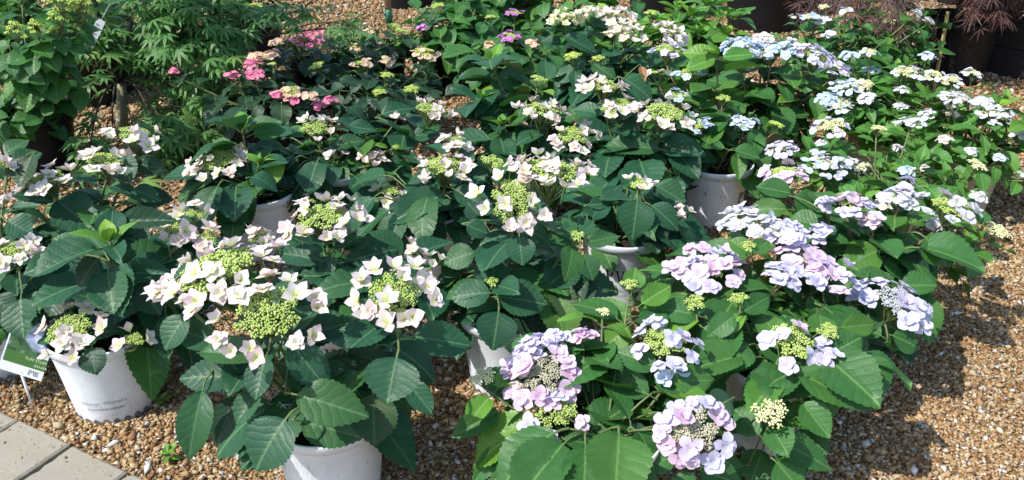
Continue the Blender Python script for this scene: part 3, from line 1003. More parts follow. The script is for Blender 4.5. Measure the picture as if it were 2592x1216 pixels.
P = Plant(5, -45, 2.08, 'white lacecap hydrangea cut by the left edge of the picture', prints=.2)
P.head(12, 428, 78, 'L', .18); P.head(2, 520, 60, 'L', .05); P.head(38, 645, 132, 'L', -.06)
P.fill(7, .17, .28, .40)
P.skirt(14)
P.leaves([(52, 757, 52, 858, 96, -.22), (12, 392, 66, 345, 56, .25), (30, 420, 105, 385, 60, .22), (80, 395, 45, 470, 80, .22, 'deep'), (20, 560, 80, 590, 70, 0), (20, 600, 100, 590, 60, -.02), (-10, 750, 30, 800, 70, -.2, 'deep')])

P = Plant(6, 650, 2.75, 'white lacecap hydrangea with a bright leafy shoot right of the maple')
P.head(555, 420, 165, 'L', 0); P.head(690, 525, 95, 'S', -.06); P.head(788, 512, 62, 'S', -.06)
P.rosette(615, 330, .08, 1.2); P.rosette(655, 415, -.05, .8)
P.fill(8, .20, .28, .38)
P.skirt(20, True, .05, .12)
P.leaves([(590, 370, 520, 380, 52, .06, 'mid'), (640, 340, 722, 318, 60, .06, 'mid'), (600, 470, 462, 500, 60, 0), (700, 400, 690, 460, 50, -.04, 'young'), (560, 500, 590, 565, 70, -.06), (640, 495, 590, 560, 70, -.06), (560, 460, 480, 445, 50, 0)])

P = Plant(7, 850, 2.95, 'white lacecap hydrangea in front of the deep pink ones')
P.head(800, 335, 132, 'L', 0); P.head(850, 402, 62, 'S', -.03); P.head(940, 412, 92, 'F', -.05); P.head(1090, 290, 135, 'L', .10); P.head(1005, 300, 40, 'S', .1); P.head(990, 490, 110, 'S', -.26)
P.rosette(1002, 375, .0, .7, .013)
P.fill(8, .20, .28, .38)
P.skirt(20, True, .05, .12)
P.leaves([(828, 425, 733, 462, 84, -.05), (842, 455, 895, 518, 82, -.08), (1015, 386, 1026, 312, 78, .02), (965, 290, 1046, 262, 50, .12), (880, 320, 960, 330, 50, .05), (770, 390, 700, 400, 50, 0), (850, 370, 925, 350, 44, 0), (1040, 345, 1120, 335, 50, .08), (920, 470, 880, 430, 60, -.1, 'deep')])

P = Plant(8, 1085, 2.62, 'white lacecap hydrangea in the middle behind the large bud head', prints=-.5)
P.head(1122, 436, 170, 'L', -.08); P.head(1148, 368, 98, 'L', .02); P.head(1243, 418, 66, 'B', 0)
P.fill(8, .19, .28, .36)
P.skirt(20, True, .05, .12)
P.leaves([(1125, 492, 982, 562, 84, -.12), (1150, 480, 1248, 530, 60, -.12), (1232, 460, 1200, 440, 40, -.05), (1190, 600, 1240, 560, 50, -.15), (1180, 440, 1250, 470, 60, 0), (1060, 590, 1020, 540, 60, -.1, 'deep')])

P = Plant(9, 1287, 2.0, 'white lacecap hydrangea in a shaded pot with a large domed green bud head', prints=.9, off=-.03)
P.head(1300, 517, 212, 'L', 0, face=.5); P.head(1393, 455, 245, 'L', .10, dense=True)
P.rosette(1460, 602, -.02, .95, .020); P.rosette(1246, 716, -.10, .95, .017)
P.fill(6, .15, .28, .36)
P.skirt(14, False)
P.leaves([(1315, 602, 1322, 668, 118, -.06), (1465, 602, 1466, 536, 82, -.01), (1450, 612, 1380, 585, 50, -.02), (1480, 615, 1572, 595, 48, -.02), (1246, 712, 1252, 655, 80, -.08), (1240, 742, 1138, 745, 76, -.12),
          (1262, 752, 1388, 765, 100, -.12), (1262, 790, 1250, 880, 120, -.16), (1385, 727, 1468, 650, 95, -.05), (1478, 645, 1505, 705, 62, -.05), (1345, 770, 1352, 865, 100, -.06, 'deep'), (1400, 725, 1450, 808, 76, -.04, 'deep'),
          (1180, 570, 1235, 590, 50, .0), (1200, 640, 1120, 660, 70, -.02), (1230, 570, 1180, 500, 60, .05, 'deep'), (1500, 700, 1420, 790, 80, -.02, 'deep')])

P = Plant(10, 1578, 2.46, 'white lacecap hydrangea with drooping leaves in a lettered pot behind the lavender group', prints=-.05)
P.head(1617, 473, 92, 'L', 0); P.head(1727, 545, 64, 'S', -.05)
P.fill(7, .18, .27, .35)
P.skirt(14)
P.leaves([(1613, 507, 1604, 602, 94, -.08), (1648, 520, 1724, 575, 66, -.06), (1640, 560, 1668, 640, 76, -.08, 'deep'), (1490, 520, 1550, 512, 36, 0), (1500, 545, 1570, 560, 44, 0), (1660, 470, 1738, 510, 70, .08), (1690, 510, 1735, 565, 54, .05, 'deep'), (1560, 610, 1500, 560, 50, 0)])

P = Plant(11, 1340, 3.02, 'white lacecap hydrangea with black letters showing on its pot behind the middle heads', prints=.0)
P.head(1372, 292, 155, 'L', 0); P.head(1450, 356, 142, 'L', -.10); P.head(1362, 206, 46, 'B', .20)
P.rosette(1268, 318, .05, 1.0); P.rosette(1246, 165, .30, 1.2); P.rosette(1222, 258, .15, 1.1)
P.fill(6, .20, .30, .38)
P.skirt(20, True, .05, .12)
P.leaves([(1428, 398, 1332, 380, 56, -.05), (1265, 346, 1288, 420, 72, -.04), (1480, 420, 1572, 440, 48, -.08), (1300, 360, 1400, 355, 36, 0), (1385, 205, 1380, 145, 52, .2), (1245, 200, 1160, 190, 44, .28), (1262, 195, 1330, 200, 60, .25), (1220, 290, 1160, 275, 50, .12), (1240, 285, 1300, 265, 50, .12)])

P = Plant(12, 1600, 2.95, 'white lacecap hydrangea with three pink flushed heads above large quilted leaves', prints=.3)
P.head(1527, 228, 135, 'L', 0); P.head(1560, 280, 122, 'L', -.05); P.head(1680, 300, 168, 'L', -.10)
P.fill(8, .20, .29, .37)
P.skirt(20, True, .05, .12)
P.leaves([(1668, 378, 1524, 360, 72, -.10), (1700, 372, 1772, 445, 76, -.08), (1700, 370, 1834, 400, 50, -.04), (1630, 415, 1670, 470, 70, -.12), (1580, 200, 1660, 245, 70, .05), (1520, 290, 1450, 265, 50, .0), (1660, 450, 1738, 530, 76, -.14, 'deep'), (1620, 330, 1560, 330, 50, -.05)])
P.leaves([(1622, 168, 1634, 205, 28, .1, 'dry'), (1620, 255, 1622, 290, 18, .05, 'dry')])

P = Plant(13, 1530, 3.72, 'white lacecap hydrangea with a row of cream heads at the back of the middle group', bud='c')
P.head(1425, 57, 92, 'F', 0, 'y'); P.head(1482, 46, 88, 'F', .05, 'yw'); P.head(1558, 52, 112, 'F', .05, 'w'); P.head(1582, 97, 122, 'F', -.05, 'yw'); P.head(1690, 90, 100, 'F', 0, 'w')
P.head(1450, 150, 48, 'B', -.10, budk='l'); P.head(1515, 153, 36, 'B', -.10, budk='l')
P.fill(9, .24, .30, .42)
P.skirt(14)
P.leaves([(1428, 92, 1512, 128, 44, -.05), (1500, 160, 1560, 200, 50, -.1), (1420, 110, 1370, 95, 40, 0), (1470, 180, 1400, 195, 50, -.1)])

# --- blue ones behind

P = Plant(14, 1815, 3.0, 'pale blue lacecap hydrangea in a torn white pot standing in the open gravel', 'mid', kind='B', fsize=.042, prints=1.2, stemm='stem_b')
P.head(1690, 136, 102, 'L', .32, 'l'); P.head(1655, 190, 70, 'S', .22, 'w'); P.head(1740, 196, 92, 'L', .20, 'b'); P.head(1716, 250, 80, 'L', .06, 'b'); P.head(1776, 322, 72, 'L', -.05, 'bi'); P.head(1885, 316, 76, 'L', 0, 'b')
P.head(1830, 255, 40, 'B', .05); P.head(1965, 322, 42, 'B', 0, budk='l')
P.rosette(1812, 148, .25, 1.45)
P.fill(5, .17, .36, .42)
P.skirt(14, False)
P.leaves([(1815, 145, 1730, 120, 56, .22, 'fresh'), (1830, 145, 1910, 135, 40, .22, 'fresh'), (1810, 150, 1735, 170, 46, .2, 'fresh'), (1868, 388, 1872, 452, 40, -.1), (1920, 330, 1900, 400, 50, -.02)])
P = Plant(15, 1925, 3.52, 'pale blue hydrangea with a dense sloping bank of heads and a buff pot', 'mid', kind='B', fsize=.044, pot='tan', stemm='stem_b')
P.head(1873, 128, 120, 'F', 0, 'b'); P.head(1934, 103, 62, 'F', .08, 'wi'); P.head(1950, 140, 132, 'F', 0, 'b'); P.head(2005, 120, 60, 'L', .05, 'bi'); P.head(2062, 152, 135, 'F', 0, 'il'); P.head(2112, 182, 90, 'F', -.06, 'li')
P.fill(7, .23, .28, .40)
P.skirt(14)
P = Plant(16, 1740, 4.05, 'leafy bright green hydrangea with hardly any flowers at the back', 'fresh', bud='l', llen=.175)
for (x, y, dy) in ((1750, 40, 0), (1822, 48, 0), (1700, 75, -.1), (1790, 15, .1), (1860, 45, .05), (1720, 25, .1), (1770, 90, -.15), (1840, 90, -.1), (1665, 60, 0), (1640, 90, -.05)):
    P.rosette(x, y, dy, 1.0)
P.head(1645, 38, 34, 'B', 0)
P.fill(5, .26, .34, .46)
P.skirt(14)

# --- small flowered bushes at the right
def small(seed, px, d, label, heads, fillk, rad, z0, z1, pot='tan'):
    P = Plant(seed, px, d, label, 'freshsmall', 'youngsmall', kind='C', fsize=.026, llen=.098, bud='c', pot=pot)
    for hd in heads: P.head(*hd)
    for i in range(fillk):
        a = i * 2.4 + P.r.uniform(-.4, .4); rr = rad * math.sqrt((i + .5) / fillk)
        H = P.pos + Vector((rr * math.cos(a), rr * math.sin(a), P.r.uniform(z0, z1) - .15 * (rr / rad) ** 2))
        pts = P.stem(H, None, .003)
        tip = pts[-1]; a2 = P.r.uniform(0, 3)
        if i % 3 == 1:                                   # a small head ends every third shoot
            q = P.pos + tip + Vector((0, 0, .02)); t_ = depth(q)
            P.head(1296 + q.x / t_ * FOC, 608 - ((q.y) * SP + (q.z - CAMZ) * CP) / t_ * FOC, P.r.uniform(.055, .085) / t_ * FOC, P.r.choice('FFL'), q.y - P.d, P.r.choice(('i', 'i', 'b', 'w')))
            continue
        for k, (pit, ln) in enumerate(((1.2, .5), (.8, .75), (.35, .95), (.05, 1.05))):
            for sg in (0, math.pi):
                an = a2 + sg + P.r.uniform(-.25, .25)
                dv = Vector((math.cos(an) * math.cos(pit), math.sin(an) * math.cos(pit), math.sin(pit)))
                P.add_leaf(tip - Vector((0, 0, .012 * k)), dv, Vector((-math.cos(an), -math.sin(an), .9)), P.llen * ln * P.r.uniform(.9, 1.1), 'youngsmall' if k < 2 and P.r.random() < .4 else None)
            a2 += math.pi / 2
        P.whorls(pts, .055, .05, .95)
    P.skirt(34, True, .05, .14)
    return P
small(17, 2235, 3.38, 'bushy hydrangea dotted with small pale blue and cream heads before the black tree pot',
      [(2200, 138, 58, 'L', .05, 'i'), (2150, 145, 56, 'F', .05, 'b'), (2350, 145, 46, 'F', .1, 'b'), (2297, 188, 80, 'L', 0, 'i'), (2358, 197, 72, 'L', 0, 'i'), (2140, 228, 100, 'F', -.05, 'b'), (2180, 222, 60, 'B', -.05), (2280, 233, 44, 'F', -.05, 'i'), (2092, 255, 66, 'F', -.08, 'b'), (2124, 272, 80, 'L', -.1, 'ib'), (2280, 271, 42, 'F', -.08, 'i')], 16, .31, .36, .48)
small(18, 2450, 3.08, 'bushy hydrangea with strings of small white heads nearest the right edge',
      [(2462, 192, 60, 'L', .15, 'i'), (2402, 210, 72, 'L', .1, 'i'), (2410, 250, 78, 'F', .02, 'i'), (2487, 262, 60, 'F', .02, 'i'), (2520, 298, 104, 'F', -.05, 'i'), (2582, 343, 60, 'F', -.1, 'i'), (2392, 357, 48, 'F', -.12, 'w'), (2529, 402, 40, 'F', -.2, 'b')], 16, .33, .32, .45)
small(19, 2235, 2.74, 'bushy hydrangea with cream buds and bluish heads below the taller small flowered bushes',
      [(2305, 318, 84, 'F', .12, 'i'), (2222, 332, 44, 'B', .1), (2104, 330, 100, 'L', .05, 'l'), (2078, 367, 36, 'F', .02, 'i'), (1978, 382, 92, 'F', .05, 'l'), (2086, 424, 122, 'F', -.05, 'lb'), (2172, 427, 38, 'B', -.05), (2293, 437, 50, 'F', -.05, 'b'), (2338, 427, 30, 'F', -.03, 'w'), (2470, 426, 58, 'B', -.05)], 20, .35, .27, .39)

# --- lavender and pink lacecaps, right foreground
P = Plant(20, 2195, 2.20, 'blush and pale blue hydrangea with large flat heads beside the open gravel', 'mid', kind='B', fsize=.050, stemm='stem_b')
P.head(1985, 450, 130, 'L', .30, 'p', fsc=1.1); P.head(2150, 528, 135, 'F', 0, 'pwl'); P.head(2212, 565, 110, 'L', -.05, 'p', 't'); P.head(2280, 508, 110, 'F', .05, 'i'); P.head(2290, 474, 74, 'L', .10, 'l', 't'); P.head(2400, 535, 165, 'L', 0, 'i'); P.head(2520, 594, 66, 'B', 0, budk='c'); P.head(2075, 598, 80, 'F', -.05, 'l'); P.head(2088, 518, 60, 'F', .05, 'l')
P.fill(4, .20, .26, .34)
P.skirt(20, True, .05, .12)
P.leaves([(2340, 600, 2412, 668, 150, -.05), (2222, 635, 2138, 672, 96, -.06), (2270, 660, 2372, 700, 96, -.05, 'deep'), (2215, 690, 2240, 745, 110, -.1), (2070, 570, 1995, 550, 66, .05), (1990, 530, 1890, 525, 56, .15), (2010, 500, 2070, 530, 70, .15), (2250, 615, 2310, 600, 66, -.02), (2000, 490, 1915, 470, 60, .2), (2480, 560, 2500, 530, 40, 0), (2150, 620, 2090, 620, 60, -.03)])
P = Plant(21, 1890, 2.0, 'lavender hydrangea with a wide bank of crowded heads', 'mid', kind='B', fsize=.050, stemm='stem_b', prints=.4)
P.head(1888, 572, 165, 'F', .10, 'i', fsc=1.05); P.head(1980, 600, 130, 'F', .05, 'li'); P.head(1790, 690, 205, 'F', -.02, 'pl'); P.head(1728, 680, 96, 'L', 0, 'pi'); P.head(2025, 660, 170, 'F', 0, 'lp', 't'); P.head(2085, 702, 170, 'F', -.05, 'pl', 'b'); P.head(1985, 705, 120, 'F', -.08, 'l')
P.head(2264, 780, 215, 'L', -.08, 'l', 'b', fsc=1.15); P.head(2185, 758, 90, 'F', -.05, 'l')
P.head(1895, 627, 40, 'B', -.03)
P.fill(4, .18, .26, .33)
P.skirt(20, True, .05, .12)
P.leaves([(1895, 640, 1845, 605, 50, -.04, 'mid'), (1905, 640, 1955, 600, 46, -.04, 'mid'), (2230, 850, 2130, 800, 72, -.1), (2260, 850, 2330, 880, 80, -.1), (2290, 870, 2300, 920, 80, -.1, 'deep'), (2240, 870, 2200, 910, 80, -.12, 'deep'), (2090, 770, 2110, 830, 60, -.1)])
P = Plant(22, 1975, 1.77, 'lavender lacecap hydrangea with long pointed leaves over the gravel at the lower right', 'mid', kind='B', fsize=.046, prints=1.4, off=-.09)
P.head(1997, 872, 195, 'L', -.02, 'pl', face=.2); P.head(2093, 846, 60, 'B', 0); P.head(2088, 905, 90, 'S', -.05, 'l'); P.head(1946, 1055, 98, 'B', -.16, budk='c'); P.head(1760, 773, 62, 'B', .12); P.head(1871, 762, 54, 'B', .12)
P.fill(3, .15, .25, .31)
P.skirt(18, True, .05, .11)
P.leaves([(1965, 948, 1884, 1002, 78, -.06), (2010, 938, 2216, 1040, 92, -.08), (2192, 905, 2252, 992, 86, -.02), (2030, 1020, 2102, 1108, 78, -.10), (1950, 1108, 2124, 1180, 84, -.14), (1922, 1100, 1860, 1030, 76, -.14), (1965, 1170, 2030, 1240, 110, -.18),
          (2080, 845, 2078, 790, 88, .05), (2005, 860, 1990, 785, 80, .06), (2130, 830, 2226, 818, 60, .06), (1780, 830, 1856, 890, 76, .06), (1770, 800, 1660, 770, 70, .1), (1880, 790, 1955, 745, 56, .1), (1860, 800, 1790, 850, 60, .06), (1990, 1010, 1940, 1110, 90, -.06), (2040, 1080, 2060, 1190, 90, -.08), (1930, 1140, 1900, 1225, 90, -.08), (2020, 1130, 1985, 1225, 84, -.1), (2090, 1000, 2110, 1060, 60, .0), (2160, 905, 2180, 975, 60, .0), (1830, 950, 1760, 1000, 80, .0), (1880, 1180, 1800, 1200, 80, -.12), (2100, 960, 2200, 900, 70, .02)])
P = Plant(23, 1520, 1.50, 'pink and lavender hydrangea at the bottom with a ring shaped head facing the camera', 'mid', kind='B', fsize=.048, prints=2.0, off=.08)
P.head(1223, 964, 72, 'B', -.02, budk='c'); P.head(1352, 893, 135, 'F', .06, 'l', 'b'); P.head(1408, 868, 90, 'F', .08, 'l'); P.head(1474, 862, 80, 'F', .08, 'p'); P.head(1366, 958, 195, 'L', .0, 'p', 't', fsc=1.05, face=.5, dense=True); P.head(1408, 1040, 190, 'L', -.05, 'pl', face=.35); P.head(1678, 880, 205, 'L', .05, 'l'); P.head(1692, 952, 110, 'S', .0, 'b'); P.head(1752, 1095, 218, 'L', -.14, 'pl', 't', fsc=1.05, face=.9, dense=True)
P.head(1593, 727, 52, 'B', .22); P.head(1525, 795, 40, 'B', .16, budk='c')
P.fill(3, .15, .25, .31)
P.skirt(18, True, .05, .11)
P.leaves([(1410, 1155, 1228, 1216, 84, -.14), (1500, 1088, 1592, 1022, 115, -.08), (1425, 1113, 1568, 1132, 54, -.12), (1450, 1150, 1570, 1185, 80, -.12, 'deep'), (1712, 1160, 1598, 1170, 74, -.15), (1660, 932, 1560, 878, 74, .0), (1642, 1000, 1532, 945, 76, -.02), (1702, 965, 1812, 960, 74, -.02),
          (1485, 945, 1416, 900, 62, .02), (1260, 1040, 1142, 1106, 66, -.04), (1290, 1100, 1350, 1060, 60, -.06), (1285, 1118, 1190, 1225, 50, -.08), (1600, 798, 1468, 772, 68, .2, 'fresh'), (1600, 735, 1610, 675, 70, .22, 'fresh'), (1625, 770, 1700, 720, 66, .2, 'fresh'), (1590, 828, 1528, 882, 70, .15, 'fresh'), (1650, 840, 1660, 760, 76, .15, 'mid'), (1620, 800, 1700, 790, 60, .2, 'fresh'),
          (1770, 1190, 1880, 1225, 90, -.16), (1480, 1010, 1500, 950, 60, .0), (1640, 1110, 1570, 1100, 70, -.1, 'deep'), (1850, 1010, 1790, 1040, 80, -.05, 'deep'), (1560, 1200, 1480, 1230, 80, -.15), (1330, 1130, 1420, 1090, 70, -.1), (1430, 1170, 1400, 1260, 90, -.16), (1500, 1190, 1520, 1270, 90, -.16), (1620, 1200, 1640, 1270, 90, -.18), (1700, 1210, 1760, 1260, 80, -.18), (1560, 1150, 1600, 1240, 90, -.15)])

# --- deep pink and purple ones in the shade behind
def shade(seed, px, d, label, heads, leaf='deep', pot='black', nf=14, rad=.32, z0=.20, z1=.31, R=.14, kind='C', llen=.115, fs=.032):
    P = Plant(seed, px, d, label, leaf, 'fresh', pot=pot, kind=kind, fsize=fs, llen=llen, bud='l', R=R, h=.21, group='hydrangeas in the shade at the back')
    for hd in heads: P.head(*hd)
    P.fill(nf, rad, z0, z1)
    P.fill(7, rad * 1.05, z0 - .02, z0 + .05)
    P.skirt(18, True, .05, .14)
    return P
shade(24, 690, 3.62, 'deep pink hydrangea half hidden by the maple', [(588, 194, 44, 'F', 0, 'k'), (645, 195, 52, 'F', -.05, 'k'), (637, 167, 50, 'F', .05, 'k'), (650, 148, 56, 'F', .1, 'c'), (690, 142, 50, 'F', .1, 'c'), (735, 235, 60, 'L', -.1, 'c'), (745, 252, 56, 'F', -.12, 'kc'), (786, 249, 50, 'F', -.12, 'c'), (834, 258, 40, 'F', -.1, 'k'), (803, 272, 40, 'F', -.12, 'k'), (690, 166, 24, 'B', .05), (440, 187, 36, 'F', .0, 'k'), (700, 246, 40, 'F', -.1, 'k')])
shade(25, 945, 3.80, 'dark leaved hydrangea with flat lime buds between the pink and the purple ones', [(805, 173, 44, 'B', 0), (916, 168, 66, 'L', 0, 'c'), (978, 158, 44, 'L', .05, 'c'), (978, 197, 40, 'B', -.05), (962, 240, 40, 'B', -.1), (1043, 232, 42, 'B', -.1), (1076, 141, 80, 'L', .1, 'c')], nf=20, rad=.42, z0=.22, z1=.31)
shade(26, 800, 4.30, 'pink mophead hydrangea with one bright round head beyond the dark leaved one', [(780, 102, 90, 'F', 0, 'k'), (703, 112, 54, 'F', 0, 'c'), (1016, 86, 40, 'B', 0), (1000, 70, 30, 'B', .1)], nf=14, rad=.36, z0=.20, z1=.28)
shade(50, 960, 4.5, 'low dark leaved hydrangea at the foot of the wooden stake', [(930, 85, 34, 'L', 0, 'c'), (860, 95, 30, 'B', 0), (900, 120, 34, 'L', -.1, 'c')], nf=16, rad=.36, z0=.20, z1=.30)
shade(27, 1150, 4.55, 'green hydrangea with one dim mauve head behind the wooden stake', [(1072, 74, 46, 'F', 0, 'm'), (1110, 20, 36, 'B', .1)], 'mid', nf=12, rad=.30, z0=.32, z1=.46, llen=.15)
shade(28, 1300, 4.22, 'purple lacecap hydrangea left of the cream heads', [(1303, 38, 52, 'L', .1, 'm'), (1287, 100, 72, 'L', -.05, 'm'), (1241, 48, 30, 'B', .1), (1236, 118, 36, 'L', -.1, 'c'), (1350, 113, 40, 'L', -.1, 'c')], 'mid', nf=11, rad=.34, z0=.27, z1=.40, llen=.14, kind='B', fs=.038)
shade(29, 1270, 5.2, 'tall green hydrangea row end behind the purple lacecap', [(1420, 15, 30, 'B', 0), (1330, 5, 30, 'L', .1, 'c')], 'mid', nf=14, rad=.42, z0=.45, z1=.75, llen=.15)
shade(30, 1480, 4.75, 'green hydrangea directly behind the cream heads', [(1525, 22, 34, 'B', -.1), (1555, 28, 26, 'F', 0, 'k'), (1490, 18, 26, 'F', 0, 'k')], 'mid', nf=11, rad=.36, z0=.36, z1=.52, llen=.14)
P = Plant(31, 2130, 4.15, 'blue and white hydrangea under the purple maple', 'mid', 'fresh', kind='C', fsize=.034, llen=.10, bud='c', pot='black', group='hydrangeas in the shade at the back')
for hd in ((2008, 46, 40, 'S', 0, 'i'), (2050, 48, 52, 'L', 0, 'b'), (2086, 56, 44, 'F', 0, 'i'), (2096, 92, 36, 'F', -.1, 'i'), (2142, 30, 40, 'L', 0, 'i'), (2318, 36, 34, 'F', 0, 'i'), (2348, 57, 40, 'L', -.05, 'i'), (2085, 22, 30, 'B', .05)): P.head(*hd)
P.fill(26, .40, .26, .44)
P.skirt(14)

P = Plant(51, 2235, 4.45, 'dense dark green hydrangea left of the black tree pot', 'mid', 'fresh', kind='C', fsize=.034, llen=.10, bud='c', pot='black', group='hydrangeas in the shade at the back')
P.head(2250, 60, 34, 'B', -.1); P.head(2180, 20, 30, 'F', 0, 'i')
P.fill(24, .36, .30, .50)
P.skirt(14)

# --- panicle hydrangeas at the left
def panicle(seed, px, d, label, heads, nf, rad, z0, z1):
    P = Plant(seed, px, d, label, 'round', 'fresh', pot='black', kind='C', fsize=.02, llen=.10, bud='l', R=.16, h=.26, group='panicle hydrangeas at the left')
    for (x, y, wp) in heads:
        H = at_y(x, y, d + P.r.uniform(-.25, -.1))
        R = wp * 1.35 / 2 / FOC * depth(H)
        pts = P.stem(H - Vector((0, 0, R * .8)), None, .0036)
        P.core(H, Vector((P.r.uniform(-.2, .2), -.1, 1)).normalized(), R * .9, 1, [], 0, 'l', 'cone' if wp > 40 else 'flat')
        P.whorls(pts, .03, .07, .7)
    P.fill(nf, rad, z0, z1)
    P.skirt(14, True, .05, .12)
    return P
P = panicle(32, 75, 3.45, 'panicle hydrangea with lime flower clusters and round leaves at the left edge', [(185, 10, 84), (200, 42, 60), (152, 58, 50), (138, 80, 34), (42, 90, 44), (95, 82, 44), (72, 96, 28), (155, 18, 60), (210, 15, 50)], 16, .33, .34, .72)
P.leaves([(33, 148, 30, 190, 34, -.25), (86, 150, 84, 188, 40, -.25), (120, 125, 150, 130, 32, -.2), (20, 115, -10, 120, 30, -.2), (75, 195, 112, 212, 30, -.25), (10, 190, 15, 200, 26, -.25)], 'round')
panicle(33, 250, 4.5, 'lime flowered shrub seen through the maple branches', [(360, 52, 28), (330, 20, 30), (245, 8, 40), (470, 85, 26)], 14, .36, .40, .75)
panicle(34, 20, 4.7, 'tall green shrub behind the panicle hydrangea at the left', [(60, 5, 30)], 14, .40, .45, .85)
panicle(35, 640, 5.2, 'pale green shrub at the top right of the maple', [(650, 20, 30), (672, 45, 24)], 6, .25, .35, .62)

# ------------------------------------------------------------------ maples
def maple_leaf(nl, width, dis, m, var):
    r = random.Random(var)
    mb = MB()
    angs = [(-1, 0, 1), (-2.1, -1.35, -.65, 0, .65, 1.35, 2.1)][1 if nl == 7 else 0]
    for a in angs:
        a += r.uniform(-.08, .08)
        L = (1.0 - .20 * abs(a)) * r.uniform(.88, 1.08)
        d = Vector((math.sin(a), math.cos(a), 0)); sd = Vector((d.y, -d.x, 0))
        drp = r.uniform(.15, .4)
        if not dis:
            prof = [(.0, .035), (.30, .075), (.52, .092), (.75, .055), (1, 0)]
            vs, fs = [], []
            for (t, h) in prof:
                c = d * (t * L) + Vector((0, 0, -drp * t * t))
                hh = h * width
                vs += [c - sd * hh + Vector((0, 0, .02 * (h > .1))), c, c + sd * hh + Vector((0, 0, .02 * (h > .1)))]
            for i in range(len(prof) - 1):
                q = i * 3
                fs += [(q, q + 1, q + 4, q + 3), (q + 1, q + 2, q + 5, q + 4)]
            mb.add(vs, fs, 0, [(.56, .5)] * len(vs))
        else:
            prof = [(.0, .016), (.35, .03), (.7, .025), (1, .004)]
            vs, fs = [], []
            for (t, h) in prof:
                c = d * (t * L) + Vector((0, 0, -drp * 1.5 * t * t))
                vs += [c - sd * h * width, c + sd * h * width]
            for i in range(3): fs.append((i * 2, i * 2 + 1, i * 2 + 3, i * 2 + 2))
            mb.add(vs, fs, 0, [(.56, .5)] * len(vs))
            for t in (.3, .45, .6, .75):
                for sg in (-1, 1):
                    c = d * (t * L) + Vector((0, 0, -drp * 1.5 * t * t))
                    e = c + (d * .16 + sd * sg * .10) * (1.1 - t * .5) + Vector((0, 0, -.05))
                    mb.add([c - d * .022, c + d * .022, e], [(0, 1, 2)], 0, [(.56, .5)] * 3)
    mb.tube([(0, 0, 0), (0, -.30, .03)], [.012, .012], 3, 1, False)
    return mb.mesh('maple_leaf_%d' % var, [m, M['bark_dark']])
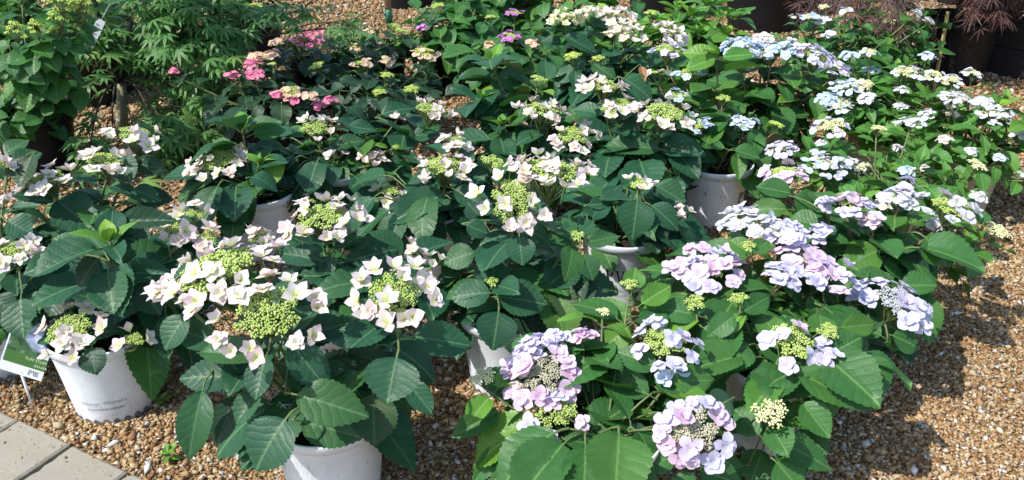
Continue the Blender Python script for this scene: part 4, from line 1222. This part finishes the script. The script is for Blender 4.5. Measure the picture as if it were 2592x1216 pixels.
def maple(name, label, base, H0, trunk_pts, trunk_r, lobes, leafset, lsize, nleaf, seed, bark, twig_n, group=None, pot=None, keep=300):
    r = random.Random(seed)
    root = thing(name, base, label, 'maple tree', group)
    if pot:
        link('pot', pot_mesh('big%.2f' % pot[0], pot[0], pot[1], M['black_pot']), root)
        mb = MB(); n = 24
        mb.add([(0, 0, pot[1] * .87)] + [(math.cos(k * 6.283 / n) * pot[0] * .945, math.sin(k * 6.283 / n) * pot[0] * .945, pot[1] * .85) for k in range(n)], [(0, 1 + k, 1 + (k + 1) % n) for k in range(n)])
        link('soil', mb.mesh('soil', [M['soil']]), root)
    base = Vector(base)
    tp = [Vector(p) - base for p in trunk_pts]
    mb = MB()
    n = len(tp)
    mb.tube(tp, [trunk_r * (1.18 - .30 * i / (n - 1)) for i in range(n)], 10)
    link('trunk', mb.mesh('trunk', [bark]), root)
    fork = tp[-1]
    spots = []
    for (c, rad, share) in lobes:
        c = Vector(c) - base
        mid = fork.lerp(c, .5) + Vector((r.uniform(-.05, .05), r.uniform(-.05, .05), .10 * (1 if c.z > fork.z else 1.6)))
        pts = bez(fork, mid, c, 7)
        mb = MB()
        k0 = .50 if c.z > fork.z + .15 else .26
        mb.tube(pts, [trunk_r * (k0 - (k0 - .12) * i / 7) for i in range(8)], 6)
        link('branch', mb.mesh('branch', [M['bark_dark']]), root)
        tw = MB()
        nt_ = max(4, int(twig_n * share))
        tips = []
        for k in range(nt_):
            s0 = pts[r.randrange(5, 8)]
            v = Vector((r.gauss(0, 1), r.gauss(0, 1), r.gauss(.1, .8))).normalized()
            e = c + Vector((v.x * rad[0], v.y * rad[1], v.z * rad[2])) * r.uniform(.45, 1.0)
            mm = s0.lerp(e, .55) + Vector((0, 0, .07))
            q = bez(s0, mm, e, 5)
            tw.tube(q, [.0035, .003, .0026, .0022, .0018, .0014], 4, 0, False)
            tips.append(q)
        link('twigs', tw.mesh('twigs', [M['bark_dark']]), root)['kind'] = 'stuff'
        for i in range(int(nleaf * share)):
            q = r.choice(tips)
            k = r.choice((2, 3, 4, 4, 5, 5))
            p = q[k] + Vector((r.gauss(0, .045), r.gauss(0, .045), r.gauss(-.015, .03)))
            tv = (q[k] - q[k - 1]).normalized()
            an = math.atan2(tv.y, tv.x) + r.uniform(-1.5, 1.5)
            dv = Vector((math.cos(an), math.sin(an), r.uniform(-.7, .15))).normalized()
            up = Vector((r.uniform(-.45, .45), r.uniform(-.55, .3), 1))
            wq = p + base; dq = depth(wq)
            if bark is M['bark'] and dq < depth(base + fork) + .12 and abs(wq.x / dq * FOC + 1296 - 308) < 34 and wq.z < (base + fork).z + .05: continue
            spots.append((frame(p, dv, up, (lsize * r.uniform(.8, 1.2),) * 3), r.randrange(len(leafset))))
    # leaves nearest the camera (largest in view) one by one, the rest as one mass
    C = CAM - base
    def score(m):
        p = m.translation + base
        t = p - CAM
        dep = t.y * CP - t.z * SP
        if dep <= .1: return 99
        u, v_ = t.x / dep * FOC, (t.y * SP + t.z * CP) / dep * FOC
        return dep + (50 if abs(u) > 1296 or abs(v_) > 608 else 0)
    spots.sort(key=lambda q: score(q[0]))
    for m, k in spots[:keep]: link('leaf', leafset[k], root, m)
    rest = spots[keep:]
    if rest:
        V, F, MI, UV = [], [], [], []
        data = []
        for me in leafset:
            data.append(([v.co.copy() for v in me.vertices], [tuple(p.vertices) for p in me.polygons], [p.material_index for p in me.polygons]))
        for m, k in rest:
            o = len(V)
            vs, fs, mi = data[k]
            V += [tuple(m @ v) for v in vs]; F += [tuple(i + o for i in f) for f in fs]; MI += mi
        me = bpy.data.meshes.new('foliage'); me.from_pydata(V, [], F)
        uvl = me.uv_layers.new(name='uv'); uvl.data.foreach_set('uv', np.tile(np.array([.56, .5], np.float32), len(me.loops)))
        for mm in leafset[0].materials: me.materials.append(mm)
        me.polygons.foreach_set('material_index', MI)
        me.polygons.foreach_set('use_smooth', [True] * len(F))
        link('foliage', me, root)['kind'] = 'stuff'
    return root

ML = [maple_leaf(7, 1.0, False, M['maple'], i) for i in range(5)]
tb = at_z(308, 338)
fork = at_y(307, 208, tb.y)
L = lambda x, y, Y, rx, ry, rz, sh: (at_y(x, y, Y), (rx, ry, rz), sh)
maple_lobes = [L(450, 55, 3.95, .25, .26, .20, .15), L(530, 140, 3.9, .17, .22, .18, .10), L(450, 245, 3.95, .13, .18, .13, .07), L(530, 285, 3.8, .13, .16, .09, .05), L(480, 345, 3.65, .14, .13, .07, .055), L(250, 95, 3.85, .13, .16, .10, .05),
               L(215, 50, 3.9, .10, .15, .09, .03), L(400, 350, 3.5, .10, .10, .06, .04), L(225, 405, 3.3, .07, .08, .035, .018), L(355, 395, 3.35, .07, .07, .035, .014), L(285, 352, 3.5, .05, .05, .025, .007), L(370, 150, 3.95, .10, .14, .09, .035),
               L(600, 50, 4.0, .18, .18, .11, .028), L(770, 25, 4.1, .20, .14, .06, .020), L(880, 70, 4.05, .10, .08, .04, .010), L(450, -200, 3.9, .45, .40, .30, .09), L(150, -270, 3.9, .40, .35, .3, .07), L(640, 265, 3.75, .10, .10, .06, .018), L(250, 175, 4.0, .06, .08, .05, .010)]
maple('maple_tree', 'green japanese maple with a pale banded trunk and lacy leaves', tb, 0, [tb, tb.lerp(fork, .5) + Vector((.004, 0, 0)), fork], .023, maple_lobes, ML, .080, 1450, 5, M['bark'], 170)
# pale rings on the trunk are part of its bark: thin scars
tw = [o for o in COL.objects if o.name == 'maple_tree'][0]
m_scar = simple_mat('bark_scar', (.42, .42, .34), .8, .2, .2, 60)
for f in (.28, .62):
    p = (fork - tb) * f
    mb = MB(); mb.tube([p, p + Vector((0, 0, .012))], [.0272 - .007 * f, .0270 - .007 * f], 10, 0, False)
    link('bark_ring', mb.mesh('bark_ring', [m_scar]), tw)

PMX = [maple_leaf(7, 1.0, True, M['purple_maple'], 20 + i) for i in range(4)]
pb = at_z(2402, 196)
R0, H0 = .205, .33
pf = Vector((pb.x - .02, pb.y, .95))
plobes = [L(2330, -110, 4.6, .36, .30, .15, .20), L(2490, -90, 4.7, .34, .28, .17, .20), L(2150, -20, 4.55, .20, .22, .09, .05), L(2240, 78, 4.3, .08, .08, .05, .025), L(2345, 118, 4.50, .04, .04, .03, .008), L(2050, 20, 4.55, .10, .12, .05, .015), L(2550, 0, 4.65, .14, .18, .10, .06), L(2485, 28, 4.45, .07, .07, .05, .018), L(2280, -5, 4.5, .10, .12, .05, .02), L(2400, -330, 4.7, .6, .5, .3, .20)]
maple('maple_tree', 'purple leaved weeping maple in a large black pot at the upper right', pb, 0, [pb + Vector((-.03, 0, H0 * .8)), pb + Vector((-.035, 0, .6)), pf], .016, plobes, PMX, .088, 1150, 8, M['bark_dark'], 110, pot=(R0, H0))
# bamboo canes
def cane(label, a, b_, r_):
    root = thing('bamboo_cane', (a.x, a.y, 0), label, 'cane')
    mb = MB()
    n = 9
    pts, rr = [], []
    for i in range(n + 1):
        t = i / n
        for dt, k in ((-.012, 1), (0, 1.18), (.012, 1)):
            tt = min(1, max(0, t + dt))
            if pts and (a.lerp(b_, tt) - pts[-1]).length < 1e-4: continue
            pts.append(a.lerp(b_, tt)); rr.append(r_ * k)
    mb.tube([p - root.location for p in pts], rr, 8)
    link('cane', mb.mesh('cane', [M['cane']]), root)
    return root
a_ = Vector((pb.x - .01, pb.y - .10, H0 * .80)); cane('upright yellow bamboo cane in the black pot of the purple maple', a_, a_ + Vector((.05, -.02, .65)), .009)
b0 = at_z(2362, 235); bt = at_y(2400, 30, b0.y + .04)
cane('slanting bamboo cane leaning before the black pot', b0, bt, .009)

# stake with green tie
sb = at_z(986, 70)
st_root = thing('wooden_stake', sb, 'grey brown wooden stake with a green tie at the top of the picture', 'stake')
mb = MB(); mb.tube([(0, 0, -.05), (.0, 0, .6), (.004, 0, 1.7)], [.019, .018, .017], 10)
link('post', mb.mesh('post', [M['wood_stake']]), st_root)
mb = MB(); mb.tube([(0, 0, .03), (0, 0, .12)], [.0235, .0225], 12, 0); mb.tube([(-.02, -.012, .08), (-.038, -.02, .11), (-.03, -.02, .15), (-.012, -.018, .12)], [.004] * 4, 5)
link('tie', mb.mesh('tie', [M['tie']]), st_root)

# ------------------------------------------------------------------ black pots with young trees far back
POT_LEAF = LEAVES['mid']
def pot_tree(seed, px, py, R, h, label):
    r = random.Random(seed)
    base = at_z(px, py)
    root = thing('potted_tree', base, label, 'potted tree', 'young trees in black pots at the back')
    link('pot', pot_mesh('bk%.2f%.2f' % (R, h), R, h, M['black_pot']), root)
    mb = MB(); n = 20
    mb.add([(0, 0, h * .88)] + [(math.cos(k * 6.283 / n) * R * .945, math.sin(k * 6.283 / n) * R * .945, h * .86) for k in range(n)], [(0, 1 + k, 1 + (k + 1) % n) for k in range(n)])
    link('soil', mb.mesh('soil', [M['soil']]), root)
    mb = MB(); top = Vector((r.uniform(-.05, .05), r.uniform(-.05, .05), 1.15))
    mb.tube([Vector((0, 0, h * .8)), Vector((.01, 0, .7)), top], [.016, .014, .010], 8)
    link('trunk', mb.mesh('trunk', [M['bark_dark']]), root)
    for i in range(60):
        v = Vector((r.gauss(0, 1), r.gauss(0, 1), r.gauss(0, 1))).normalized() * r.uniform(.15, .42)
        p = top + Vector((v.x, v.y, v.z * .7 + .25))
        m = frame(p, Vector((v.x, v.y, -.2)), Vector((r.uniform(-.4, .4), r.uniform(-.4, .4), 1)), (.11,) * 3)
        link('leaf', POT_LEAF[r.randrange(8)], root, m)
    mb = MB()
    for i in range(9):
        v = Vector((r.gauss(0, 1), r.gauss(0, 1), r.uniform(.1, 1.4))).normalized() * .42
        mb.tube([top - Vector((0, 0, .05)), top + v * .5 + Vector((0, 0, .08)), top + v + Vector((0, 0, .2))], [.007, .005, .003], 5, 0, False)
    link('branches', mb.mesh('branches', [M['bark_dark']]), root)
pot_tree(41, 1925, 66, .27, .38, 'black pot behind the bright green hydrangea')
pot_tree(42, 1668, 34, .25, .36, 'black pot behind the cream heads')
pot_tree(43, 1036, 10, .22, .32, 'black pot beside the wooden stake')
pot_tree(44, 790, -14, .22, .32, 'black pot above the pink head at the top edge')
pot_tree(45, 2010, 30, .22, .34, 'black pot next to the blue heads under the purple maple')
pot_tree(46, 235, 255, .17, .26, 'black pot behind the maple trunk')

# ------------------------------------------------------------------ dark block wall at the right
bm_, bn, bo = mat('charcoal_block')
b = NB(bn)
tc = b.node('ShaderNodeTexCoord'); oi = b.node('ShaderNodeObjectInfo')
nz = b.noise(18, 5, tc.outputs['Object'], .65)
c = b.mix(nz, (.014, .012, .013), (.040, .034, .034))
c = b.mix(b.math('MULTIPLY', oi.outputs['Random'], .4), c, (.026, .022, .022))
b.link(b.principled(c, .85, .2, b.bump(nz, .5, .01)), bo.inputs[0])
def block_mesh(L_, D, H_, seed):
    r = random.Random(seed); mb = MB(); e = .008
    vs = []
    for z, k in ((0, e), (e, 0), (H_ - e, 0), (H_, e)):
        for x, y in ((0, 0), (.33, 0), (.67, 0), (1, 0), (1, 1), (0, 1)):
            vs.append(((x - .5) * (L_ - 2 * k), (y - .5) * (D - 2 * k) + (r.uniform(-.006, .003) if y == 0 else 0), z))
    fs = [tuple(range(5, -1, -1)), tuple(range(18, 24))]
    for i in range(3):
        for k in range(6): fs.append((i * 6 + k, i * 6 + (k + 1) % 6, i * 6 + 6 + (k + 1) % 6, i * 6 + 6 + k))
    mb.add(vs, fs)
    return mb.mesh('block_%d' % seed, [bm_], False)
BL = [block_mesh(.40, .25, .155, i) for i in range(4)]
w0 = at_z(2500, 186); w1 = at_z(2640, 222)
wd = (w1 - w0).normalized(); wa = math.atan2(wd.y, wd.x)
wall = thing('retaining_wall', w0, 'dark charcoal block retaining wall at the right edge', 'wall')
for cse in range(8):
    for i in range(-1, 5):
        p = wd * (.404 * (i + .5 + (.5 if cse % 2 else 0))) + Vector((-wd.y, wd.x, 0)) * (.125 + cse * .012)
        link('block', BL[(cse * 3 + i) % 4], wall, Matrix.Translation((p.x, p.y, cse * .1575)) @ Matrix.Rotation(wa, 4, 'Z'))

# ------------------------------------------------------------------ plant tags
def card(name, label, cat, BL_, BR_, TL_, parts, mats_back):
    X = (BR_ - BL_); Y_ = (TL_ - BL_)
    Wd, Hd = X.length, Y_.length
    X.normalize(); Y_ = (Y_ - X * Y_.dot(X)).normalized(); Z = X.cross(Y_)
    root = thing(name, BL_, label, cat)
    m = Matrix((X, Y_, Z)).transposed().to_4x4()
    def sheet(nm, x0, y0, x1, y1, z, mt, th=.0006):
        mb = MB()
        vs = [(x0, y0, z), (x1, y0, z), (x1, y1, z), (x0, y1, z), (x0, y0, z - th), (x1, y0, z - th), (x1, y1, z - th), (x0, y1, z - th)]
        mb.add(vs, [(0, 1, 2, 3), (7, 6, 5, 4), (0, 4, 5, 1), (1, 5, 6, 2), (2, 6, 7, 3), (3, 7, 4, 0)])
        return link(nm, mb.mesh(nm, [mt], False), root, m)
    def text(nm, s, x, y, hgt, z, mt):
        mb = MB()
        if s == 'PW':
            polys, W_ = letters_pw()
            for p in polys: mb.add([(x + a * hgt, y + c_ * hgt, z) for a, c_ in p], [tuple(range(len(p)))])
        else:
            vs, fs, W_ = text_polys(s)
            mb.add([(x + a * hgt, y + c_ * hgt, z) for a, c_ in vs], fs)
        return link(nm, mb.mesh(nm, [mt], False), root, m)
    return root, sheet, text, Wd, Hd, m
pic, pn_, po_ = mat('tag_picture')
b = NB(pn_)
tc = b.node('ShaderNodeTexCoord')
v1 = b.node('ShaderNodeTexVoronoi'); v1.inputs['Scale'].default_value = 70; b.link(tc.outputs['Object'], v1.inputs['Vector'])
sp = b.node('ShaderNodeSeparateColor'); b.link(v1.outputs['Color'], sp.inputs[0])
flw = b.ramp(sp.outputs[0], [(0, (.20, .25, .38)), (.5, (.36, .42, .58)), (1, (.55, .58, .72))])
grn = b.ramp(sp.outputs[1], [(0, (.015, .05, .02)), (1, (.05, .14, .04))])
mk = b.remap(b.noise(14, 2, tc.outputs['Object']), .44, .52)
b.link(b.principled(b.mix(mk, flw, grn), .3, .5), po_.inputs[0])
YT = 1.86
bl = at_y(-6, 932, YT); br = at_y(104, 966, YT - .0); tl = at_y(40, 800, YT + .05)
root, sheet, text, Wd, Hd, m4 = card('plant_tag', 'plastic picture tag with blue flowers and a green band beside the stained pot', 'plant tag', bl, br, tl, None, None)
sheet('card', 0, 0, Wd, Hd, 0, M['paper'])
sheet('picture', Wd * .04, Hd * .40, Wd, Hd * .97, .0008, pic, .0004)
sheet('band', Wd * .04, Hd * .18, Wd, Hd * .40, .0009, M['tag_green'], .0004)
text('print', 'TUFF STUFF', Wd * .50, Hd * .31, .0105, .0018, M['tag_text'])
text('print', 'AH-HA', Wd * .74, Hd * .22, .0105, .0018, M['tag_text'])
text('print', 'PW', Wd * .66, Hd * .05, .014, .0018, M['ink'])
mb = MB(); st0 = m4 @ Vector((Wd * .5, .01, -.001)); mb.tube([st0, Vector((st0.x, st0.y, -bl.z - .02))], [.004, .002], 6)
link('stake', mb.mesh('stake', [M['paper']]), root)

YT = 3.55
bl = at_y(205, 135, YT); br = at_y(225, 146, YT); tl = at_y(258, 52, YT + .02)
root, sheet, text, Wd, Hd, m4 = card('plant_tag', 'glossy white paper tag hanging in the maple above its trunk', 'plant tag', bl, br, tl, None, None)
sheet('card', 0, 0, Wd, Hd, 0, M['paper'])
r = random.Random(4)
for i in range(5):
    sheet('print', Wd * .12, Hd * (.34 + i * .12), Wd * r.uniform(.5, .9), Hd * (.39 + i * .12), .0008, M['ink_pale'], .0004)
sheet('picture', Wd * .05, Hd * .03, Wd * .95, Hd * .28, .0008, M['leaf_deep'], .0004)
mb = MB(); t0 = m4 @ Vector((Wd * .5, Hd, 0)); mb.tube([t0, t0 + Vector((.02, .06, .05))], [.0012, .0012], 4); link('string', mb.mesh('string', [M['paper']]), root)

# weeds coming up through the gravel
def weed(px, py, label, seed, n=7):
    r = random.Random(seed)
    p = at_z(px, py)
    root = thing('weed', p, label, 'weed')
    for k in range(n):
        a = k * 2.4; pit = r.uniform(.2, 1.0); Ln = r.uniform(.022, .042)
        dv = Vector((math.cos(a) * math.cos(pit), math.sin(a) * math.cos(pit), math.sin(pit)))
        link('leaf', LEAVES['youngsmall'][k % 8], root, frame(Vector((0, 0, .008 + .004 * k)), dv, Vector((-math.cos(a), -math.sin(a), 1)), (Ln,) * 3))
    mb = MB(); mb.tube([(0, 0, -.005), (.002, 0, .02), (.003, .002, .008 + .004 * n)], [.0016, .0014, .001], 5)
    link('stem', mb.mesh('stem', [M['stem_g']]), root)
weed(428, 1168, 'small green weed sprouting from the sunlit gravel by the slabs', 1)
weed(412, 1030, 'tiny bright weed beside the stained pot', 2, 5)
# a few dry leaves lie on the gravel
for k, (px, py, lb) in enumerate(((2345, 1012, 'curled brown dry leaf on the sunny gravel at the lower right'), (2520, 880, 'small brown dry leaf on the gravel near the right edge'), (2330, 1150, 'dry brown leaf lying low on the right gravel'))):
    p = at_z(px, py, .008); a = k * 2.1
    o = link('dry_leaf', LEAVES['dry'][(2, 5, 7)[k]], None, frame(p, Vector((math.cos(a), math.sin(a), .1)), Vector((.3, -.2, 1)), (.035, .04, .05)))
    o['label'] = lb; o['category'] = 'dry leaf'; o['group'] = 'dry leaves on the gravel'
# flowers sit on top of these plants: take off free-grown leaves that ended up in front of a head
for (x, y, Y, rp_) in ((1215, 862, 1.88, 75), (1600, 650, 2.34, 48), (1335, 425, 2.9, 42), (1815, 475, 2.88, 75), (250, 985, 1.78, 105), (835, 1180, 1.46, 110)):
    q = at_y(x, y, Y); HEADS.append((q, rp_ / FOC * depth(q), 1.0))          # and the bared fronts of the pots
hp = np.array([[h[0].x / depth(h[0]) * FOC, (h[0].y * SP + (h[0].z - CAMZ) * CP) / depth(h[0]) * FOC, depth(h[0]), h[1] / depth(h[0]) * FOC, h[2]] for h in HEADS])
cut = 0
for o, pos, m in AUTO:
    hit = False
    for t in (.2, .5, .8):
        for sx in (-.25, 0, .25):
            q = pos + m @ Vector((sx, t, -.1 * t))
            dq = depth(q)
            u, v_ = q.x / dq * FOC, (q.y * SP + (q.z - CAMZ) * CP) / dq * FOC
            near = (hp[:, 2] > dq + .01) & (hp[:, 2] < dq + .45)
            e = ((hp[:, 0] - u) / (hp[:, 3] * .85)) ** 2 + ((hp[:, 1] - v_) / (hp[:, 3] * hp[:, 4])) ** 2
            if np.any(near & (e < 1)): hit = True; break
        if hit: break
    if hit:
        bpy.data.objects.remove(o); cut += 1
print('pruned', cut)
print('leaves', NLEAF[0], 'objects', len(COL.objects))
